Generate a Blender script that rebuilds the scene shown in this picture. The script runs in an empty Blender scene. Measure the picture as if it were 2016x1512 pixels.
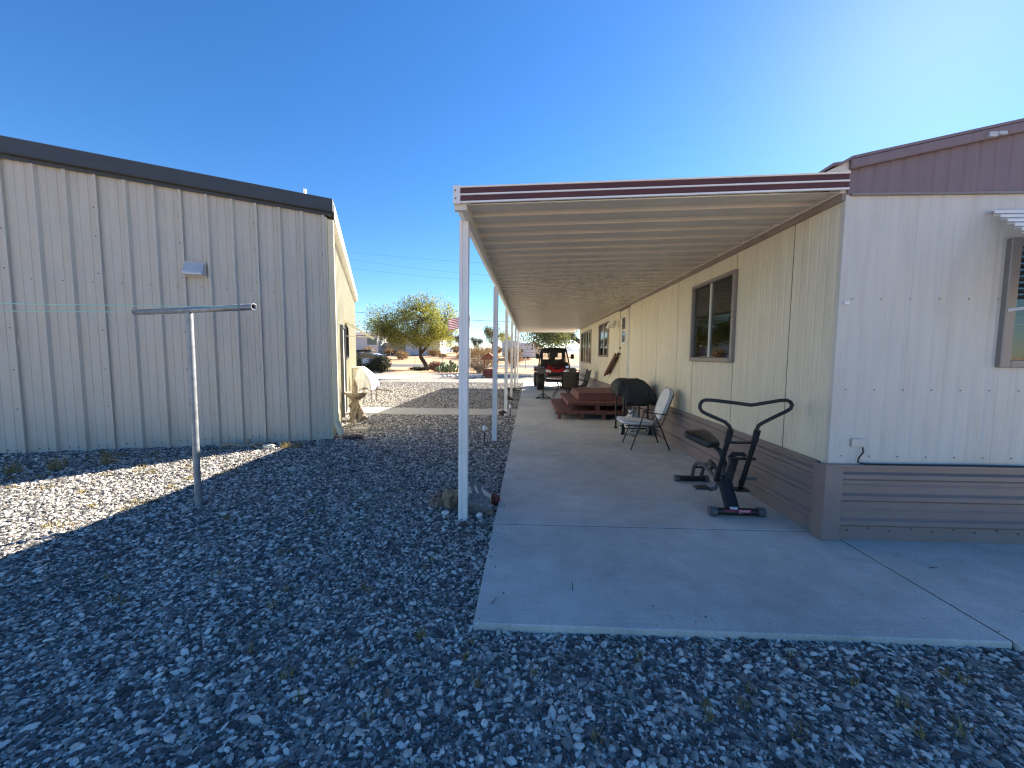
import bpy, bmesh, math, random
import numpy as np
from mathutils import Vector, Matrix, Quaternion
from mathutils import noise as mnoise

random.seed(7)
rng = np.random.default_rng(11)
SC = bpy.context.scene
COL = SC.collection
R = math.radians
PI = math.pi

# ------------------------------------------------------------------ camera
cam_d = bpy.data.cameras.new('camera')
cam = bpy.data.objects.new('camera', cam_d)
COL.objects.link(cam)
SC.camera = cam
cam_d.sensor_width = 36.0
cam_d.lens = 757.0 / 2016.0 * 36.0
cam_d.clip_start = 0.05
cam_d.clip_end = 30000
_yaw, _pit, _rol = math.atan(33 / 757.0), R(4.32), 0.0054
_f0 = Vector((-math.sin(_yaw), math.cos(_yaw), 0)); _r0 = Vector((math.cos(_yaw), math.sin(_yaw), 0)); _u0 = Vector((0, 0, 1))
_fw = _f0 * math.cos(_pit) - _u0 * math.sin(_pit)
_u1 = _u0 * math.cos(_pit) + _f0 * math.sin(_pit)
_rt = _r0 * math.cos(_rol) + _u1 * math.sin(_rol)
_up = _u1 * math.cos(_rol) - _r0 * math.sin(_rol)
cam.matrix_world = Matrix(((_rt.x, _up.x, -_fw.x, 0), (_rt.y, _up.y, -_fw.y, 0), (_rt.z, _up.z, -_fw.z, 1.55), (0, 0, 0, 1)))

# ------------------------------------------------------------------ sky, sun, exposure
SUN_EL, SUN_AZ = R(31.1), R(44.2)          # azimuth clockwise from +Y
sun_dir = Vector((math.sin(SUN_AZ) * math.cos(SUN_EL), math.cos(SUN_AZ) * math.cos(SUN_EL), math.sin(SUN_EL)))
W = bpy.data.worlds.new('World'); SC.world = W; W.use_nodes = True
wn, wl = W.node_tree.nodes, W.node_tree.links
for n_ in list(wn): wn.remove(n_)
wo = wn.new('ShaderNodeOutputWorld'); wb = wn.new('ShaderNodeBackground'); ws = wn.new('ShaderNodeTexSky')
ws.sky_type = 'NISHITA'; ws.sun_disc = False
ws.sun_elevation = SUN_EL; ws.sun_rotation = SUN_AZ
ws.altitude = 300; ws.air_density = 1.0; ws.dust_density = 0.12; ws.ozone_density = 5.0
wb.inputs['Strength'].default_value = 0.05
hs = wn.new('ShaderNodeHueSaturation'); hs.inputs['Saturation'].default_value = 1.2; hs.inputs['Hue'].default_value = 0.504; wl.new(ws.outputs[0], hs.inputs['Color']); wl.new(hs.outputs[0], wb.inputs[0]); wl.new(wb.outputs[0], wo.inputs[0])
sun_l = bpy.data.lights.new('sun', 'SUN'); sun_l.energy = 4.6; sun_l.angle = R(0.53); sun_l.color = (1.0, 0.91, 0.78)
sun_o = bpy.data.objects.new('sun', sun_l); COL.objects.link(sun_o)
sun_o.rotation_euler = (-sun_dir).to_track_quat('-Z', 'Y').to_euler()
SC.view_settings.view_transform = 'Standard'; SC.view_settings.look = 'None'
SC.view_settings.gamma = 1.0; SC.view_settings.exposure = 2.2
SC.view_settings.use_curve_mapping = False
SC.cycles.max_bounces = 7; SC.cycles.diffuse_bounces = 4; SC.cycles.transparent_max_bounces = 16
SC.cycles.use_denoising = True; SC.cycles.filter_width = 1.2

# ------------------------------------------------------------------ materials
MATS = {}
def mat(name, col, rough=0.6, metal=0.0, var=0.12, scale=4.0, bump=0.0, bscale=40.0, spec=0.5, stretch=None, dirt=None, dirt_amt=0.0, island=0.0, trans=0.0, coat=0.0, wave=0.0):
    m = bpy.data.materials.new(name); m.use_nodes = True
    nt = m.node_tree; N, L = nt.nodes, nt.links
    b = N['Principled BSDF']
    b.inputs['Roughness'].default_value = rough; b.inputs['Metallic'].default_value = metal
    b.inputs['Specular IOR Level'].default_value = spec
    if coat: b.inputs['Coat Weight'].default_value = coat; b.inputs['Coat Roughness'].default_value = 0.05
    geo = N.new('ShaderNodeNewGeometry')
    mp = N.new('ShaderNodeMapping')
    if stretch: mp.inputs['Scale'].default_value = stretch
    L.new(geo.outputs['Position'], mp.inputs[0])
    nz = N.new('ShaderNodeTexNoise'); nz.inputs['Scale'].default_value = scale; nz.inputs['Detail'].default_value = 6; nz.inputs['Roughness'].default_value = 0.62
    L.new(mp.outputs[0], nz.inputs['Vector'])
    mr = N.new('ShaderNodeMapRange'); mr.inputs[1].default_value = 0.3; mr.inputs[2].default_value = 0.7
    mr.inputs[3].default_value = 1 - var; mr.inputs[4].default_value = 1 + var
    L.new(nz.outputs['Fac'], mr.inputs[0])
    fac = mr.outputs[0]
    if island:
        ma = N.new('ShaderNodeMapRange'); ma.inputs[3].default_value = 1 - island; ma.inputs[4].default_value = 1 + island
        L.new(geo.outputs['Random Per Island'], ma.inputs[0])
        mm = N.new('ShaderNodeMath'); mm.operation = 'MULTIPLY'; L.new(fac, mm.inputs[0]); L.new(ma.outputs[0], mm.inputs[1]); fac = mm.outputs[0]
    vm = N.new('ShaderNodeVectorMath'); vm.operation = 'SCALE'; vm.inputs[0].default_value = col[:3]
    L.new(fac, vm.inputs['Scale'])
    out = vm.outputs[0]
    if dirt:
        n2 = N.new('ShaderNodeTexNoise'); n2.inputs['Scale'].default_value = scale * 0.37; n2.inputs['Detail'].default_value = 8; n2.inputs['Roughness'].default_value = 0.7
        L.new(mp.outputs[0], n2.inputs['Vector'])
        m2 = N.new('ShaderNodeMapRange'); m2.inputs[1].default_value = 0.5; m2.inputs[2].default_value = 0.75; m2.inputs[4].default_value = dirt_amt
        L.new(n2.outputs['Fac'], m2.inputs[0])
        mx = N.new('ShaderNodeMix'); mx.data_type = 'RGBA'; mx.inputs['B'].default_value = (*dirt, 1)
        L.new(m2.outputs[0], mx.inputs['Factor']); L.new(out, mx.inputs['A']); out = mx.outputs['Result']
    L.new(out, b.inputs['Base Color'])
    if wave:
        n5 = N.new('ShaderNodeTexNoise'); n5.inputs['Scale'].default_value = 1.6; n5.inputs['Detail'].default_value = 1; L.new(geo.outputs['Position'], n5.inputs['Vector'])
        b5 = N.new('ShaderNodeBump'); b5.inputs['Strength'].default_value = wave; b5.inputs['Distance'].default_value = 0.05; L.new(n5.outputs['Fac'], b5.inputs['Height']); L.new(b5.outputs[0], b.inputs['Normal'])
    if bump:
        n3 = N.new('ShaderNodeTexNoise'); n3.inputs['Scale'].default_value = bscale; n3.inputs['Detail'].default_value = 4
        L.new(mp.outputs[0], n3.inputs['Vector'])
        bp = N.new('ShaderNodeBump'); bp.inputs['Strength'].default_value = bump; bp.inputs['Distance'].default_value = 0.01
        L.new(n3.outputs['Fac'], bp.inputs['Height'])
        if wave: L.new(b5.outputs[0], bp.inputs['Normal'])
        L.new(bp.outputs[0], b.inputs['Normal'])
    rr = N.new('ShaderNodeMapRange'); rr.inputs[3].default_value = max(rough - 0.08, 0.03); rr.inputs[4].default_value = min(rough + 0.1, 1)
    L.new(nz.outputs['Fac'], rr.inputs[0]); L.new(rr.outputs[0], b.inputs['Roughness'])
    if trans:
        tr = N.new('ShaderNodeBsdfTranslucent'); ms = N.new('ShaderNodeMixShader'); ms.inputs[0].default_value = trans
        L.new(out, tr.inputs[0]); L.new(b.outputs[0], ms.inputs[1]); L.new(tr.outputs[0], ms.inputs[2])
        L.new(ms.outputs[0], N['Material Output'].inputs[0])
    MATS[name] = m
    return m

def glass_mat(name, tint=(0.75, 0.8, 0.8), refl=1.0):
    m = bpy.data.materials.new(name); m.use_nodes = True
    nt = m.node_tree; N, L = nt.nodes, nt.links
    N.remove(N['Principled BSDF'])
    t = N.new('ShaderNodeBsdfTransparent'); t.inputs[0].default_value = (*tint, 1)
    g = N.new('ShaderNodeBsdfGlossy'); g.inputs['Roughness'].default_value = 0.02
    fr = N.new('ShaderNodeFresnel'); fr.inputs[0].default_value = 1.6
    k = N.new('ShaderNodeMath'); k.operation = 'MULTIPLY'; k.inputs[1].default_value = refl; k.use_clamp = True
    L.new(fr.outputs[0], k.inputs[0])
    ms = N.new('ShaderNodeMixShader'); L.new(k.outputs[0], ms.inputs[0]); L.new(t.outputs[0], ms.inputs[1]); L.new(g.outputs[0], ms.inputs[2])
    L.new(ms.outputs[0], N['Material Output'].inputs[0])
    MATS[name] = m
    return m

mat('siding', (0.72, 0.655, 0.50), 0.42, var=0.05, scale=3, stretch=(6, 6, 0.6), dirt=(0.42, 0.36, 0.28), dirt_amt=0.4, bump=0.05, bscale=90, wave=0.6)
mat('siding_shaded', (0.60, 0.575, 0.52), 0.45, var=0.05, scale=3, stretch=(6, 6, 0.6), dirt=(0.46, 0.40, 0.32), dirt_amt=0.5, bump=0.06, bscale=120, wave=0.6)  # same cream as the side walls, with bluish shade put into the colour
mat('brown_metal', (0.245, 0.19, 0.172), 0.40, var=0.05, scale=2.5, dirt=(0.36, 0.31, 0.27), dirt_amt=0.4, wave=0.6)
mat('brown_gable', (0.205, 0.15, 0.16), 0.5, var=0.09, scale=4, stretch=(6, 6, 0.6), dirt=(0.27, 0.22, 0.2), dirt_amt=0.4)
mat('brown_trim', (0.17, 0.12, 0.10), 0.45, var=0.1)
mat('eave_brown', (0.27, 0.215, 0.185), 0.45, var=0.1)
mat('window_frame', (0.27, 0.235, 0.21), 0.4, metal=0.3, var=0.08)
mat('white_metal', (0.80, 0.79, 0.76), 0.38, var=0.04, scale=6, dirt=(0.55, 0.5, 0.42), dirt_amt=0.2)
mat('white_channel', (0.66, 0.62, 0.54), 0.4, var=0.05)
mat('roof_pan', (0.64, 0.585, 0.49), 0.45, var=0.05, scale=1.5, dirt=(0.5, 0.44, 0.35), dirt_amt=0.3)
mat('stripe', (0.095, 0.026, 0.02), 0.45, var=0.15)
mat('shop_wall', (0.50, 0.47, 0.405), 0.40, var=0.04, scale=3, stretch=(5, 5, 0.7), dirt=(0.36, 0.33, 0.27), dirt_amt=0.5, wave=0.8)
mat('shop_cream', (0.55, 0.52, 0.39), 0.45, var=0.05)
mat('spout_cream', (0.68, 0.60, 0.41), 0.45, var=0.05)
mat('dark_trim', (0.045, 0.05, 0.055), 0.42, var=0.12)
mat('gutter_metal', (0.62, 0.60, 0.54), 0.4, var=0.06)
mat('screw', (0.10, 0.095, 0.09), 0.6)
mat('galvanized', (0.27, 0.29, 0.31), 0.48, metal=0.55, var=0.25, scale=14)
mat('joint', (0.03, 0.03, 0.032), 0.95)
mat('dark_hole', (0.01, 0.01, 0.012), 0.9)
mat('line_green', (0.30, 0.62, 0.52), 0.5)
mat('vent_metal', (0.50, 0.52, 0.54), 0.45, var=0.08)
mat('table_rim', (0.62, 0.63, 0.65), 0.4)
mat('black_metal', (0.010, 0.010, 0.011), 0.38, var=0.2)
mat('black_plastic', (0.016, 0.016, 0.017), 0.5, var=0.2)
mat('grey_cap', (0.09, 0.095, 0.10), 0.6, var=0.2)
mat('vinyl', (0.018, 0.018, 0.018), 0.42, bump=0.1, bscale=300)
mat('grill_cloth', (0.024, 0.024, 0.024), 0.7, var=0.25, scale=8, bump=0.25, bscale=60)
mat('cushion', (0.74, 0.71, 0.68), 0.85, var=0.06, scale=8, bump=0.25, bscale=180, dirt=(0.5, 0.45, 0.4), dirt_amt=0.3)
mat('piping', (0.25, 0.24, 0.24), 0.8)
mat('tank_paint', (0.62, 0.62, 0.60), 0.4, var=0.1, dirt=(0.3, 0.22, 0.15), dirt_amt=0.25)
mat('deck_wood', (0.16, 0.052, 0.042), 0.62, var=0.28, scale=3, stretch=(9, 1.2, 9), bump=0.25, bscale=30, dirt=(0.20, 0.13, 0.11), dirt_amt=0.5)
mat('rail_wood', (0.17, 0.075, 0.04), 0.6, var=0.3, scale=6, stretch=(8, 1, 2))
mat('sling', (0.060, 0.050, 0.042), 0.8, var=0.1, bump=0.2, bscale=300)
mat('utv_red', (0.40, 0.012, 0.016), 0.25, coat=0.6, var=0.08)
mat('utv_grey', (0.10, 0.10, 0.095), 0.55, var=0.12)
mat('tyre', (0.022, 0.021, 0.020), 0.85, var=0.3, scale=10, bump=0.3, dirt=(0.12, 0.10, 0.08), dirt_amt=0.5)
mat('rim', (0.35, 0.35, 0.36), 0.35, metal=0.8)
mat('lamp_lens', (0.80, 0.82, 0.82), 0.12, var=0.05)
mat('paint_silver', (0.55, 0.58, 0.60), 0.25, coat=0.5, var=0.03)
mat('car_glass', (0.012, 0.016, 0.022), 0.06, var=0.05, spec=0.8)
mat('white_paint', (0.58, 0.58, 0.58), 0.55, var=0.06, dirt=(0.5, 0.45, 0.38), dirt_amt=0.25)
mat('tan_stucco', (0.50, 0.42, 0.32), 0.85, var=0.1, bump=0.1)
mat('roof_far', (0.20, 0.17, 0.15), 0.8, var=0.15)
mat('cedar', (0.24, 0.075, 0.035), 0.7, var=0.25, scale=8)
mat('brick', (0.19, 0.055, 0.04), 0.85, var=0.25, scale=9)
mat('mortar', (0.42, 0.38, 0.34), 0.9)
mat('bark', (0.055, 0.042, 0.032), 0.9, var=0.35, scale=9, bump=0.6, bscale=25)
mat('bark_grey', (0.20, 0.175, 0.15), 0.9, var=0.3, scale=9, bump=0.5, bscale=25)
mat('leaf_yellow', (0.29, 0.29, 0.03), 0.6, island=0.55, trans=0.45)
mat('leaf_olive', (0.15, 0.165, 0.045), 0.6, island=0.5, trans=0.4)
mat('leaf_dark', (0.035, 0.042, 0.016), 0.6, island=0.5, trans=0.25)
mat('leaf_grey', (0.13, 0.145, 0.075), 0.65, island=0.5, trans=0.35)
mat('leaf_tan', (0.25, 0.155, 0.06), 0.75, island=0.45, trans=0.3)
mat('twig_pale', (0.42, 0.38, 0.32), 0.85, island=0.3)
mat('weed', (0.27, 0.215, 0.08), 0.8, island=0.45, trans=0.3)
mat('cactus', (0.14, 0.20, 0.10), 0.65, var=0.2, island=0.25, bump=0.2, bscale=60)
mat('cactus_red', (0.24, 0.13, 0.075), 0.75, island=0.4)
mat('cloth_white', (0.62, 0.62, 0.62), 0.85, var=0.04, bump=0.2, bscale=25)
mat('flag_red', (0.50, 0.02, 0.035), 0.8, trans=0.3)
mat('flag_white', (0.80, 0.79, 0.78), 0.8, trans=0.3)
mat('flag_blue', (0.02, 0.03, 0.16), 0.8, trans=0.3)
mat('stone_cast', (0.23, 0.19, 0.145), 0.85, var=0.35, scale=10, bump=0.5, bscale=30, dirt=(0.12, 0.10, 0.08), dirt_amt=0.6)
mat('concrete_warm', (0.47, 0.435, 0.37), 0.85, var=0.08, scale=2, bump=0.12, bscale=80)
mat('rock_tan', (0.28, 0.21, 0.14), 0.9, var=0.6, scale=28, bump=0.7, bscale=25)
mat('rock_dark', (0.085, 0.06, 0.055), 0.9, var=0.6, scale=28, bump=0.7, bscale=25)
mat('rock_grey', (0.17, 0.17, 0.17), 0.9, var=0.6, scale=28, bump=0.6, bscale=30)
mat('rock_cream', (0.66, 0.61, 0.49), 0.85, var=0.08, bump=0.2)
mat('rock_red', (0.17, 0.05, 0.04), 0.9, var=0.6, scale=28, bump=0.6)
mat('rock_brown', (0.24, 0.17, 0.13), 0.9, var=0.6, scale=28, bump=0.6)
mat('rock_white', (0.68, 0.66, 0.63), 0.8, var=0.12, scale=10, bump=0.3)
mat('driftwood', (0.36, 0.29, 0.21), 0.85, var=0.3, scale=8, stretch=(1, 6, 6), bump=0.4)
mat('blind', (0.33, 0.32, 0.29), 0.6, var=0.05)
mat('curtain', (0.55, 0.55, 0.53), 0.9, var=0.1)
mat('interior', (0.05, 0.045, 0.04), 0.9)
mat('label_red', (0.55, 0.03, 0.09), 0.5)
mat('label_white', (0.6, 0.58, 0.6), 0.5)
mat('cable', (0.015, 0.015, 0.016), 0.5)
mat('mountain', (0.24, 0.27, 0.33), 0.95, var=0.2, scale=0.004)  # blue distance haze put into the rock colour
mat('dirt', (0.46, 0.28, 0.15), 0.95, var=0.16, scale=0.25, dirt=(0.36, 0.225, 0.13), dirt_amt=0.7, bump=0.3, bscale=6)
mat('asphalt', (0.10, 0.098, 0.095), 0.9, var=0.12, scale=2)
mat('wire', (0.05, 0.055, 0.06), 0.6)
mat('solar_globe', (0.75, 0.76, 0.78), 0.25)
glass_mat('glass', (0.62, 0.66, 0.66), 0.8)
glass_mat('table_glass', (0.62, 0.66, 0.68), 2.2)
glass_mat('windscreen', (0.80, 0.82, 0.82), 1.2)

def concrete_mat():
    m = bpy.data.materials.new('concrete'); m.use_nodes = True; MATS['concrete'] = m
    N, L = m.node_tree.nodes, m.node_tree.links; b = N['Principled BSDF']
    geo = N.new('ShaderNodeNewGeometry'); val = None
    for scale, det, lo, hi, stretch in ((0.7, 5, 0.80, 1.14, None), (5.0, 7, 0.90, 1.08, None), (70.0, 3, 0.88, 1.10, None), (9.0, 3, 0.96, 1.04, (0.25, 6, 1))):
        mp = N.new('ShaderNodeMapping'); L.new(geo.outputs['Position'], mp.inputs[0])
        if stretch: mp.inputs['Scale'].default_value = stretch
        nz = N.new('ShaderNodeTexNoise'); nz.inputs['Scale'].default_value = scale; nz.inputs['Detail'].default_value = det; nz.inputs['Roughness'].default_value = 0.6; L.new(mp.outputs[0], nz.inputs['Vector'])
        mr = N.new('ShaderNodeMapRange'); mr.inputs[1].default_value = 0.33; mr.inputs[2].default_value = 0.67; mr.inputs[3].default_value = lo; mr.inputs[4].default_value = hi; L.new(nz.outputs['Fac'], mr.inputs[0])
        if val is None: val = mr.outputs[0]
        else:
            mm = N.new('ShaderNodeMath'); mm.operation = 'MULTIPLY'; L.new(val, mm.inputs[0]); L.new(mr.outputs[0], mm.inputs[1]); val = mm.outputs[0]
    # scattered blotchy stains
    ns = N.new('ShaderNodeTexNoise'); ns.inputs['Scale'].default_value = 1.9; ns.inputs['Detail'].default_value = 8; ns.inputs['Roughness'].default_value = 0.72; ns.inputs['Distortion'].default_value = 0.8; L.new(geo.outputs['Position'], ns.inputs['Vector'])
    ms = N.new('ShaderNodeMapRange'); ms.inputs[1].default_value = 0.60; ms.inputs[2].default_value = 0.74; ms.inputs[3].default_value = 1.0; ms.inputs[4].default_value = 0.76; L.new(ns.outputs['Fac'], ms.inputs[0])
    mm = N.new('ShaderNodeMath'); mm.operation = 'MULTIPLY'; L.new(val, mm.inputs[0]); L.new(ms.outputs[0], mm.inputs[1])
    # fine crazing
    vo = N.new('ShaderNodeTexVoronoi'); vo.feature = 'DISTANCE_TO_EDGE'; vo.inputs['Scale'].default_value = 0.55
    nd = N.new('ShaderNodeTexNoise'); nd.inputs['Scale'].default_value = 3.0; nd.inputs['Detail'].default_value = 6; L.new(geo.outputs['Position'], nd.inputs['Vector'])
    va = N.new('ShaderNodeVectorMath'); va.operation = 'MULTIPLY_ADD'; va.inputs[1].default_value = (0.35, 0.35, 0.35); L.new(nd.outputs['Color'], va.inputs[0]); L.new(geo.outputs['Position'], va.inputs[2]); L.new(va.outputs[0], vo.inputs['Vector'])
    mc = N.new('ShaderNodeMapRange'); mc.inputs[1].default_value = 0.0; mc.inputs[2].default_value = 0.0022; mc.inputs[3].default_value = 0.84; mc.inputs[4].default_value = 1.0; L.new(vo.outputs['Distance'], mc.inputs[0])
    m3 = N.new('ShaderNodeMath'); m3.operation = 'MULTIPLY'; L.new(mm.outputs[0], m3.inputs[0]); L.new(mc.outputs[0], m3.inputs[1])
    vm = N.new('ShaderNodeVectorMath'); vm.operation = 'SCALE'; vm.inputs[0].default_value = (0.55, 0.53, 0.485); L.new(m3.outputs[0], vm.inputs['Scale']); L.new(vm.outputs[0], b.inputs['Base Color'])
    b.inputs['Roughness'].default_value = 0.78
    nb = N.new('ShaderNodeTexNoise'); nb.inputs['Scale'].default_value = 120; nb.inputs['Detail'].default_value = 4; L.new(geo.outputs['Position'], nb.inputs['Vector'])
    bp = N.new('ShaderNodeBump'); bp.inputs['Strength'].default_value = 0.18; bp.inputs['Distance'].default_value = 0.008; L.new(nb.outputs['Fac'], bp.inputs['Height']); L.new(bp.outputs[0], b.inputs['Normal'])
concrete_mat()

def gravel_mat():
    m = bpy.data.materials.new('gravel_ground'); m.use_nodes = True
    N, L = m.node_tree.nodes, m.node_tree.links; b = N['Principled BSDF']; b.inputs['Roughness'].default_value = 0.9
    geo = N.new('ShaderNodeNewGeometry')
    vo = N.new('ShaderNodeTexVoronoi'); vo.inputs['Scale'].default_value = 42; L.new(geo.outputs['Position'], vo.inputs['Vector'])
    sp = N.new('ShaderNodeSeparateColor'); L.new(vo.outputs['Color'], sp.inputs[0])
    cr = N.new('ShaderNodeValToRGB'); e = cr.color_ramp.elements
    e[0].color = (0.13, 0.12, 0.11, 1); e[1].color = (0.52, 0.46, 0.39, 1); e[1].position = 1.0
    a = e.new(0.5); a.color = (0.30, 0.265, 0.225, 1)
    L.new(sp.outputs[0], cr.inputs[0])
    n2 = N.new('ShaderNodeTexNoise'); n2.inputs['Scale'].default_value = 0.4; n2.inputs['Detail'].default_value = 5; L.new(geo.outputs['Position'], n2.inputs['Vector'])
    mr = N.new('ShaderNodeMapRange'); mr.inputs[3].default_value = 0.75; mr.inputs[4].default_value = 1.2; L.new(n2.outputs['Fac'], mr.inputs[0])
    vm = N.new('ShaderNodeVectorMath'); vm.operation = 'SCALE'; L.new(cr.outputs[0], vm.inputs[0]); L.new(mr.outputs[0], vm.inputs['Scale'])
    L.new(vm.outputs[0], b.inputs['Base Color'])
    bp = N.new('ShaderNodeBump'); bp.inputs['Strength'].default_value = 0.9; bp.inputs['Distance'].default_value = 0.02; bp.invert = True
    L.new(vo.outputs['Distance'], bp.inputs['Height']); L.new(bp.outputs[0], b.inputs['Normal'])
    MATS['gravel_ground'] = m
    p = bpy.data.materials.new('pebble'); p.use_nodes = True
    N, L = p.node_tree.nodes, p.node_tree.links; b = N['Principled BSDF']; b.inputs['Roughness'].default_value = 0.75
    oi = N.new('ShaderNodeObjectInfo'); cr = N.new('ShaderNodeValToRGB'); cr.color_ramp.interpolation = 'LINEAR'
    e = cr.color_ramp.elements; e[0].color = (0.045, 0.045, 0.045, 1); e[1].color = (0.72, 0.67, 0.59, 1)
    for ps, c in ((0.25, (0.075, 0.073, 0.073)), (0.45, (0.15, 0.145, 0.138)), (0.60, (0.28, 0.25, 0.215)), (0.74, (0.44, 0.405, 0.36)), (0.88, (0.60, 0.56, 0.50))):
        a = e.new(ps); a.color = (*c, 1)
    L.new(oi.outputs['Random'], cr.inputs[0])
    geo = N.new('ShaderNodeNewGeometry'); nz = N.new('ShaderNodeTexNoise'); nz.inputs['Scale'].default_value = 90; L.new(geo.outputs['Position'], nz.inputs['Vector'])
    mr = N.new('ShaderNodeMapRange'); mr.inputs[3].default_value = 0.75; mr.inputs[4].default_value = 1.25; L.new(nz.outputs['Fac'], mr.inputs[0])
    vm = N.new('ShaderNodeVectorMath'); vm.operation = 'SCALE'; L.new(cr.outputs[0], vm.inputs[0]); L.new(mr.outputs[0], vm.inputs['Scale'])
    L.new(vm.outputs[0], b.inputs['Base Color'])
    MATS['pebble'] = p
gravel_mat()

# ------------------------------------------------------------------ mesh helpers
WM = {}
class MB:
    def __init__(s): s.v = []; s.f = []; s.mi = []
    def add(s, vs, fs, mi=0):
        o = len(s.v); s.v.extend([tuple(p) for p in vs]); s.f.extend([tuple(i + o for i in f) for f in fs]); s.mi.extend([mi] * len(fs)); return s
    def box(s, a, b, mi=0):
        x0, y0, z0 = a; x1, y1, z1 = b
        vs = [(x0, y0, z0), (x1, y0, z0), (x1, y1, z0), (x0, y1, z0), (x0, y0, z1), (x1, y0, z1), (x1, y1, z1), (x0, y1, z1)]
        return s.add(vs, [(0, 3, 2, 1), (4, 5, 6, 7), (0, 1, 5, 4), (1, 2, 6, 5), (2, 3, 7, 6), (3, 0, 4, 7)], mi)
    def bar(s, p, q, w, h, upv=(0, 0, 1), mi=0):
        p, q = Vector(p), Vector(q); d = (q - p).normalized(); u = Vector(upv)
        sd = d.cross(u)
        if sd.length < 1e-4: sd = d.cross(Vector((0, 1, 0)))
        sd.normalize(); u = sd.cross(d).normalized()
        vs = []
        for c in (p, q):
            for a, b in ((-1, -1), (1, -1), (1, 1), (-1, 1)): vs.append(c + sd * (a * w / 2) + u * (b * h / 2))
        return s.add(vs, [(0, 1, 2, 3), (7, 6, 5, 4), (0, 4, 5, 1), (1, 5, 6, 2), (2, 6, 7, 3), (3, 7, 4, 0)], mi)
    def tube(s, pts, r, seg=10, caps=True, mi=0, closed=False):
        pts = [Vector(p) for p in pts]; n = len(pts)
        rs = r if isinstance(r, (list, tuple)) else [r] * n
        t0 = (pts[1] - pts[0]).normalized(); ref = Vector((0, 0, 1)) if abs(t0.z) < 0.9 else Vector((1, 0, 0))
        u = t0.cross(ref).normalized(); vs = []
        for i, p in enumerate(pts):
            if closed: t = (pts[(i + 1) % n] - pts[i - 1]).normalized()
            elif i == 0: t = t0
            elif i == n - 1: t = (pts[-1] - pts[-2]).normalized()
            else: t = ((pts[i + 1] - p).normalized() + (p - pts[i - 1]).normalized()).normalized()
            u = (u - t * u.dot(t)).normalized(); w = t.cross(u)
            for k in range(seg):
                a = 2 * PI * k / seg; vs.append(p + (u * math.cos(a) + w * math.sin(a)) * rs[i])
        fs = []
        for i in range(n if closed else n - 1):
            j = (i + 1) % n
            for k in range(seg): fs.append((i * seg + k, i * seg + (k + 1) % seg, j * seg + (k + 1) % seg, j * seg + k))
        if caps and not closed: fs.append(tuple(range(seg - 1, -1, -1))); fs.append(tuple((n - 1) * seg + k for k in range(seg)))
        return s.add(vs, fs, mi)
    def cyl(s, p, q, r, seg=16, r2=None, mi=0): return s.tube([p, q], [r, r if r2 is None else r2], seg, True, mi)
    def lathe(s, prof, c=(0, 0, 0), seg=20, mi=0, wob=None):
        vs = []
        for (r, z) in prof:
            for k in range(seg):
                a = 2 * PI * k / seg; rr = r * (wob(a, z) if wob else 1); vs.append((c[0] + rr * math.cos(a), c[1] + rr * math.sin(a), c[2] + z))
        fs = []
        for i in range(len(prof) - 1):
            for k in range(seg): fs.append((i * seg + k, i * seg + (k + 1) % seg, (i + 1) * seg + (k + 1) % seg, (i + 1) * seg + k))
        fs.append(tuple(range(seg - 1, -1, -1))); fs.append(tuple((len(prof) - 1) * seg + k for k in range(seg)))
        return s.add(vs, fs, mi)
    def prism(s, poly, fn, a, b, mi=0):      # poly: 2-D outline, fn(u,v,t)->xyz
        n = len(poly); vs = [fn(u, v, a) for u, v in poly] + [fn(u, v, b) for u, v in poly]
        fs = [tuple(range(n - 1, -1, -1)), tuple(range(n, 2 * n))] + [(i, (i + 1) % n, n + (i + 1) % n, n + i) for i in range(n)]
        return s.add(vs, fs, mi)
    def strip(s, prof, fa, fb, mi=0):         # open profile between two edge functions
        n = len(prof); vs = [fa(p) for p in prof] + [fb(p) for p in prof]
        return s.add(vs, [(i, i + 1, n + i + 1, n + i) for i in range(n - 1)], mi)
    def grid(s, P, mi=0, wrap=False):
        nr, nc = len(P), len(P[0]); vs = [p for row in P for p in row]; fs = []
        for i in range(nr - 1):
            for j in range(nc if wrap else nc - 1): fs.append((i * nc + j, i * nc + (j + 1) % nc, (i + 1) * nc + (j + 1) % nc, (i + 1) * nc + j))
        return s.add(vs, fs, mi)
    def build(s, name, m, parent=None, space='w', bev=0.0, smooth=False, solid=0.0, recalc=True, ang=40, sub=0):
        me = bpy.data.meshes.new(name)
        vs = s.v
        if parent is not None and space == 'w':
            inv = WM[parent.name].inverted(); vs = [inv @ Vector(p) for p in vs]
        me.from_pydata([tuple(p) for p in vs], [], s.f)
        ms = m if isinstance(m, (list, tuple)) else [m]
        for x in ms: me.materials.append(MATS[x])
        if len(ms) > 1: me.polygons.foreach_set('material_index', s.mi)
        if recalc or bev:
            bm = bmesh.new(); bm.from_mesh(me)
            bmesh.ops.recalc_face_normals(bm, faces=bm.faces)
            if bev:
                ed = [e for e in bm.edges if len(e.link_faces) == 2 and e.calc_face_angle(0) > 0.6]
                bmesh.ops.bevel(bm, geom=ed, offset=bev, segments=1, affect='EDGES', clamp_overlap=True)
            bm.to_mesh(me); bm.free()
        if smooth:
            me.polygons.foreach_set('use_smooth', [True] * len(me.polygons))
            if ang < 180:
                try: me.set_sharp_from_angle(angle=R(ang))
                except Exception: pass
        me.update()
        o = bpy.data.objects.new(name, me); COL.objects.link(o)
        if parent is not None: o.parent = parent; WM[o.name] = WM[parent.name].copy()
        else: WM[o.name] = Matrix.Identity(4)
        if solid:
            md = o.modifiers.new('solid', 'SOLIDIFY'); md.thickness = solid
        if sub:
            md = o.modifiers.new('sub', 'SUBSURF'); md.levels = sub; md.render_levels = sub
        return o

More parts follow.
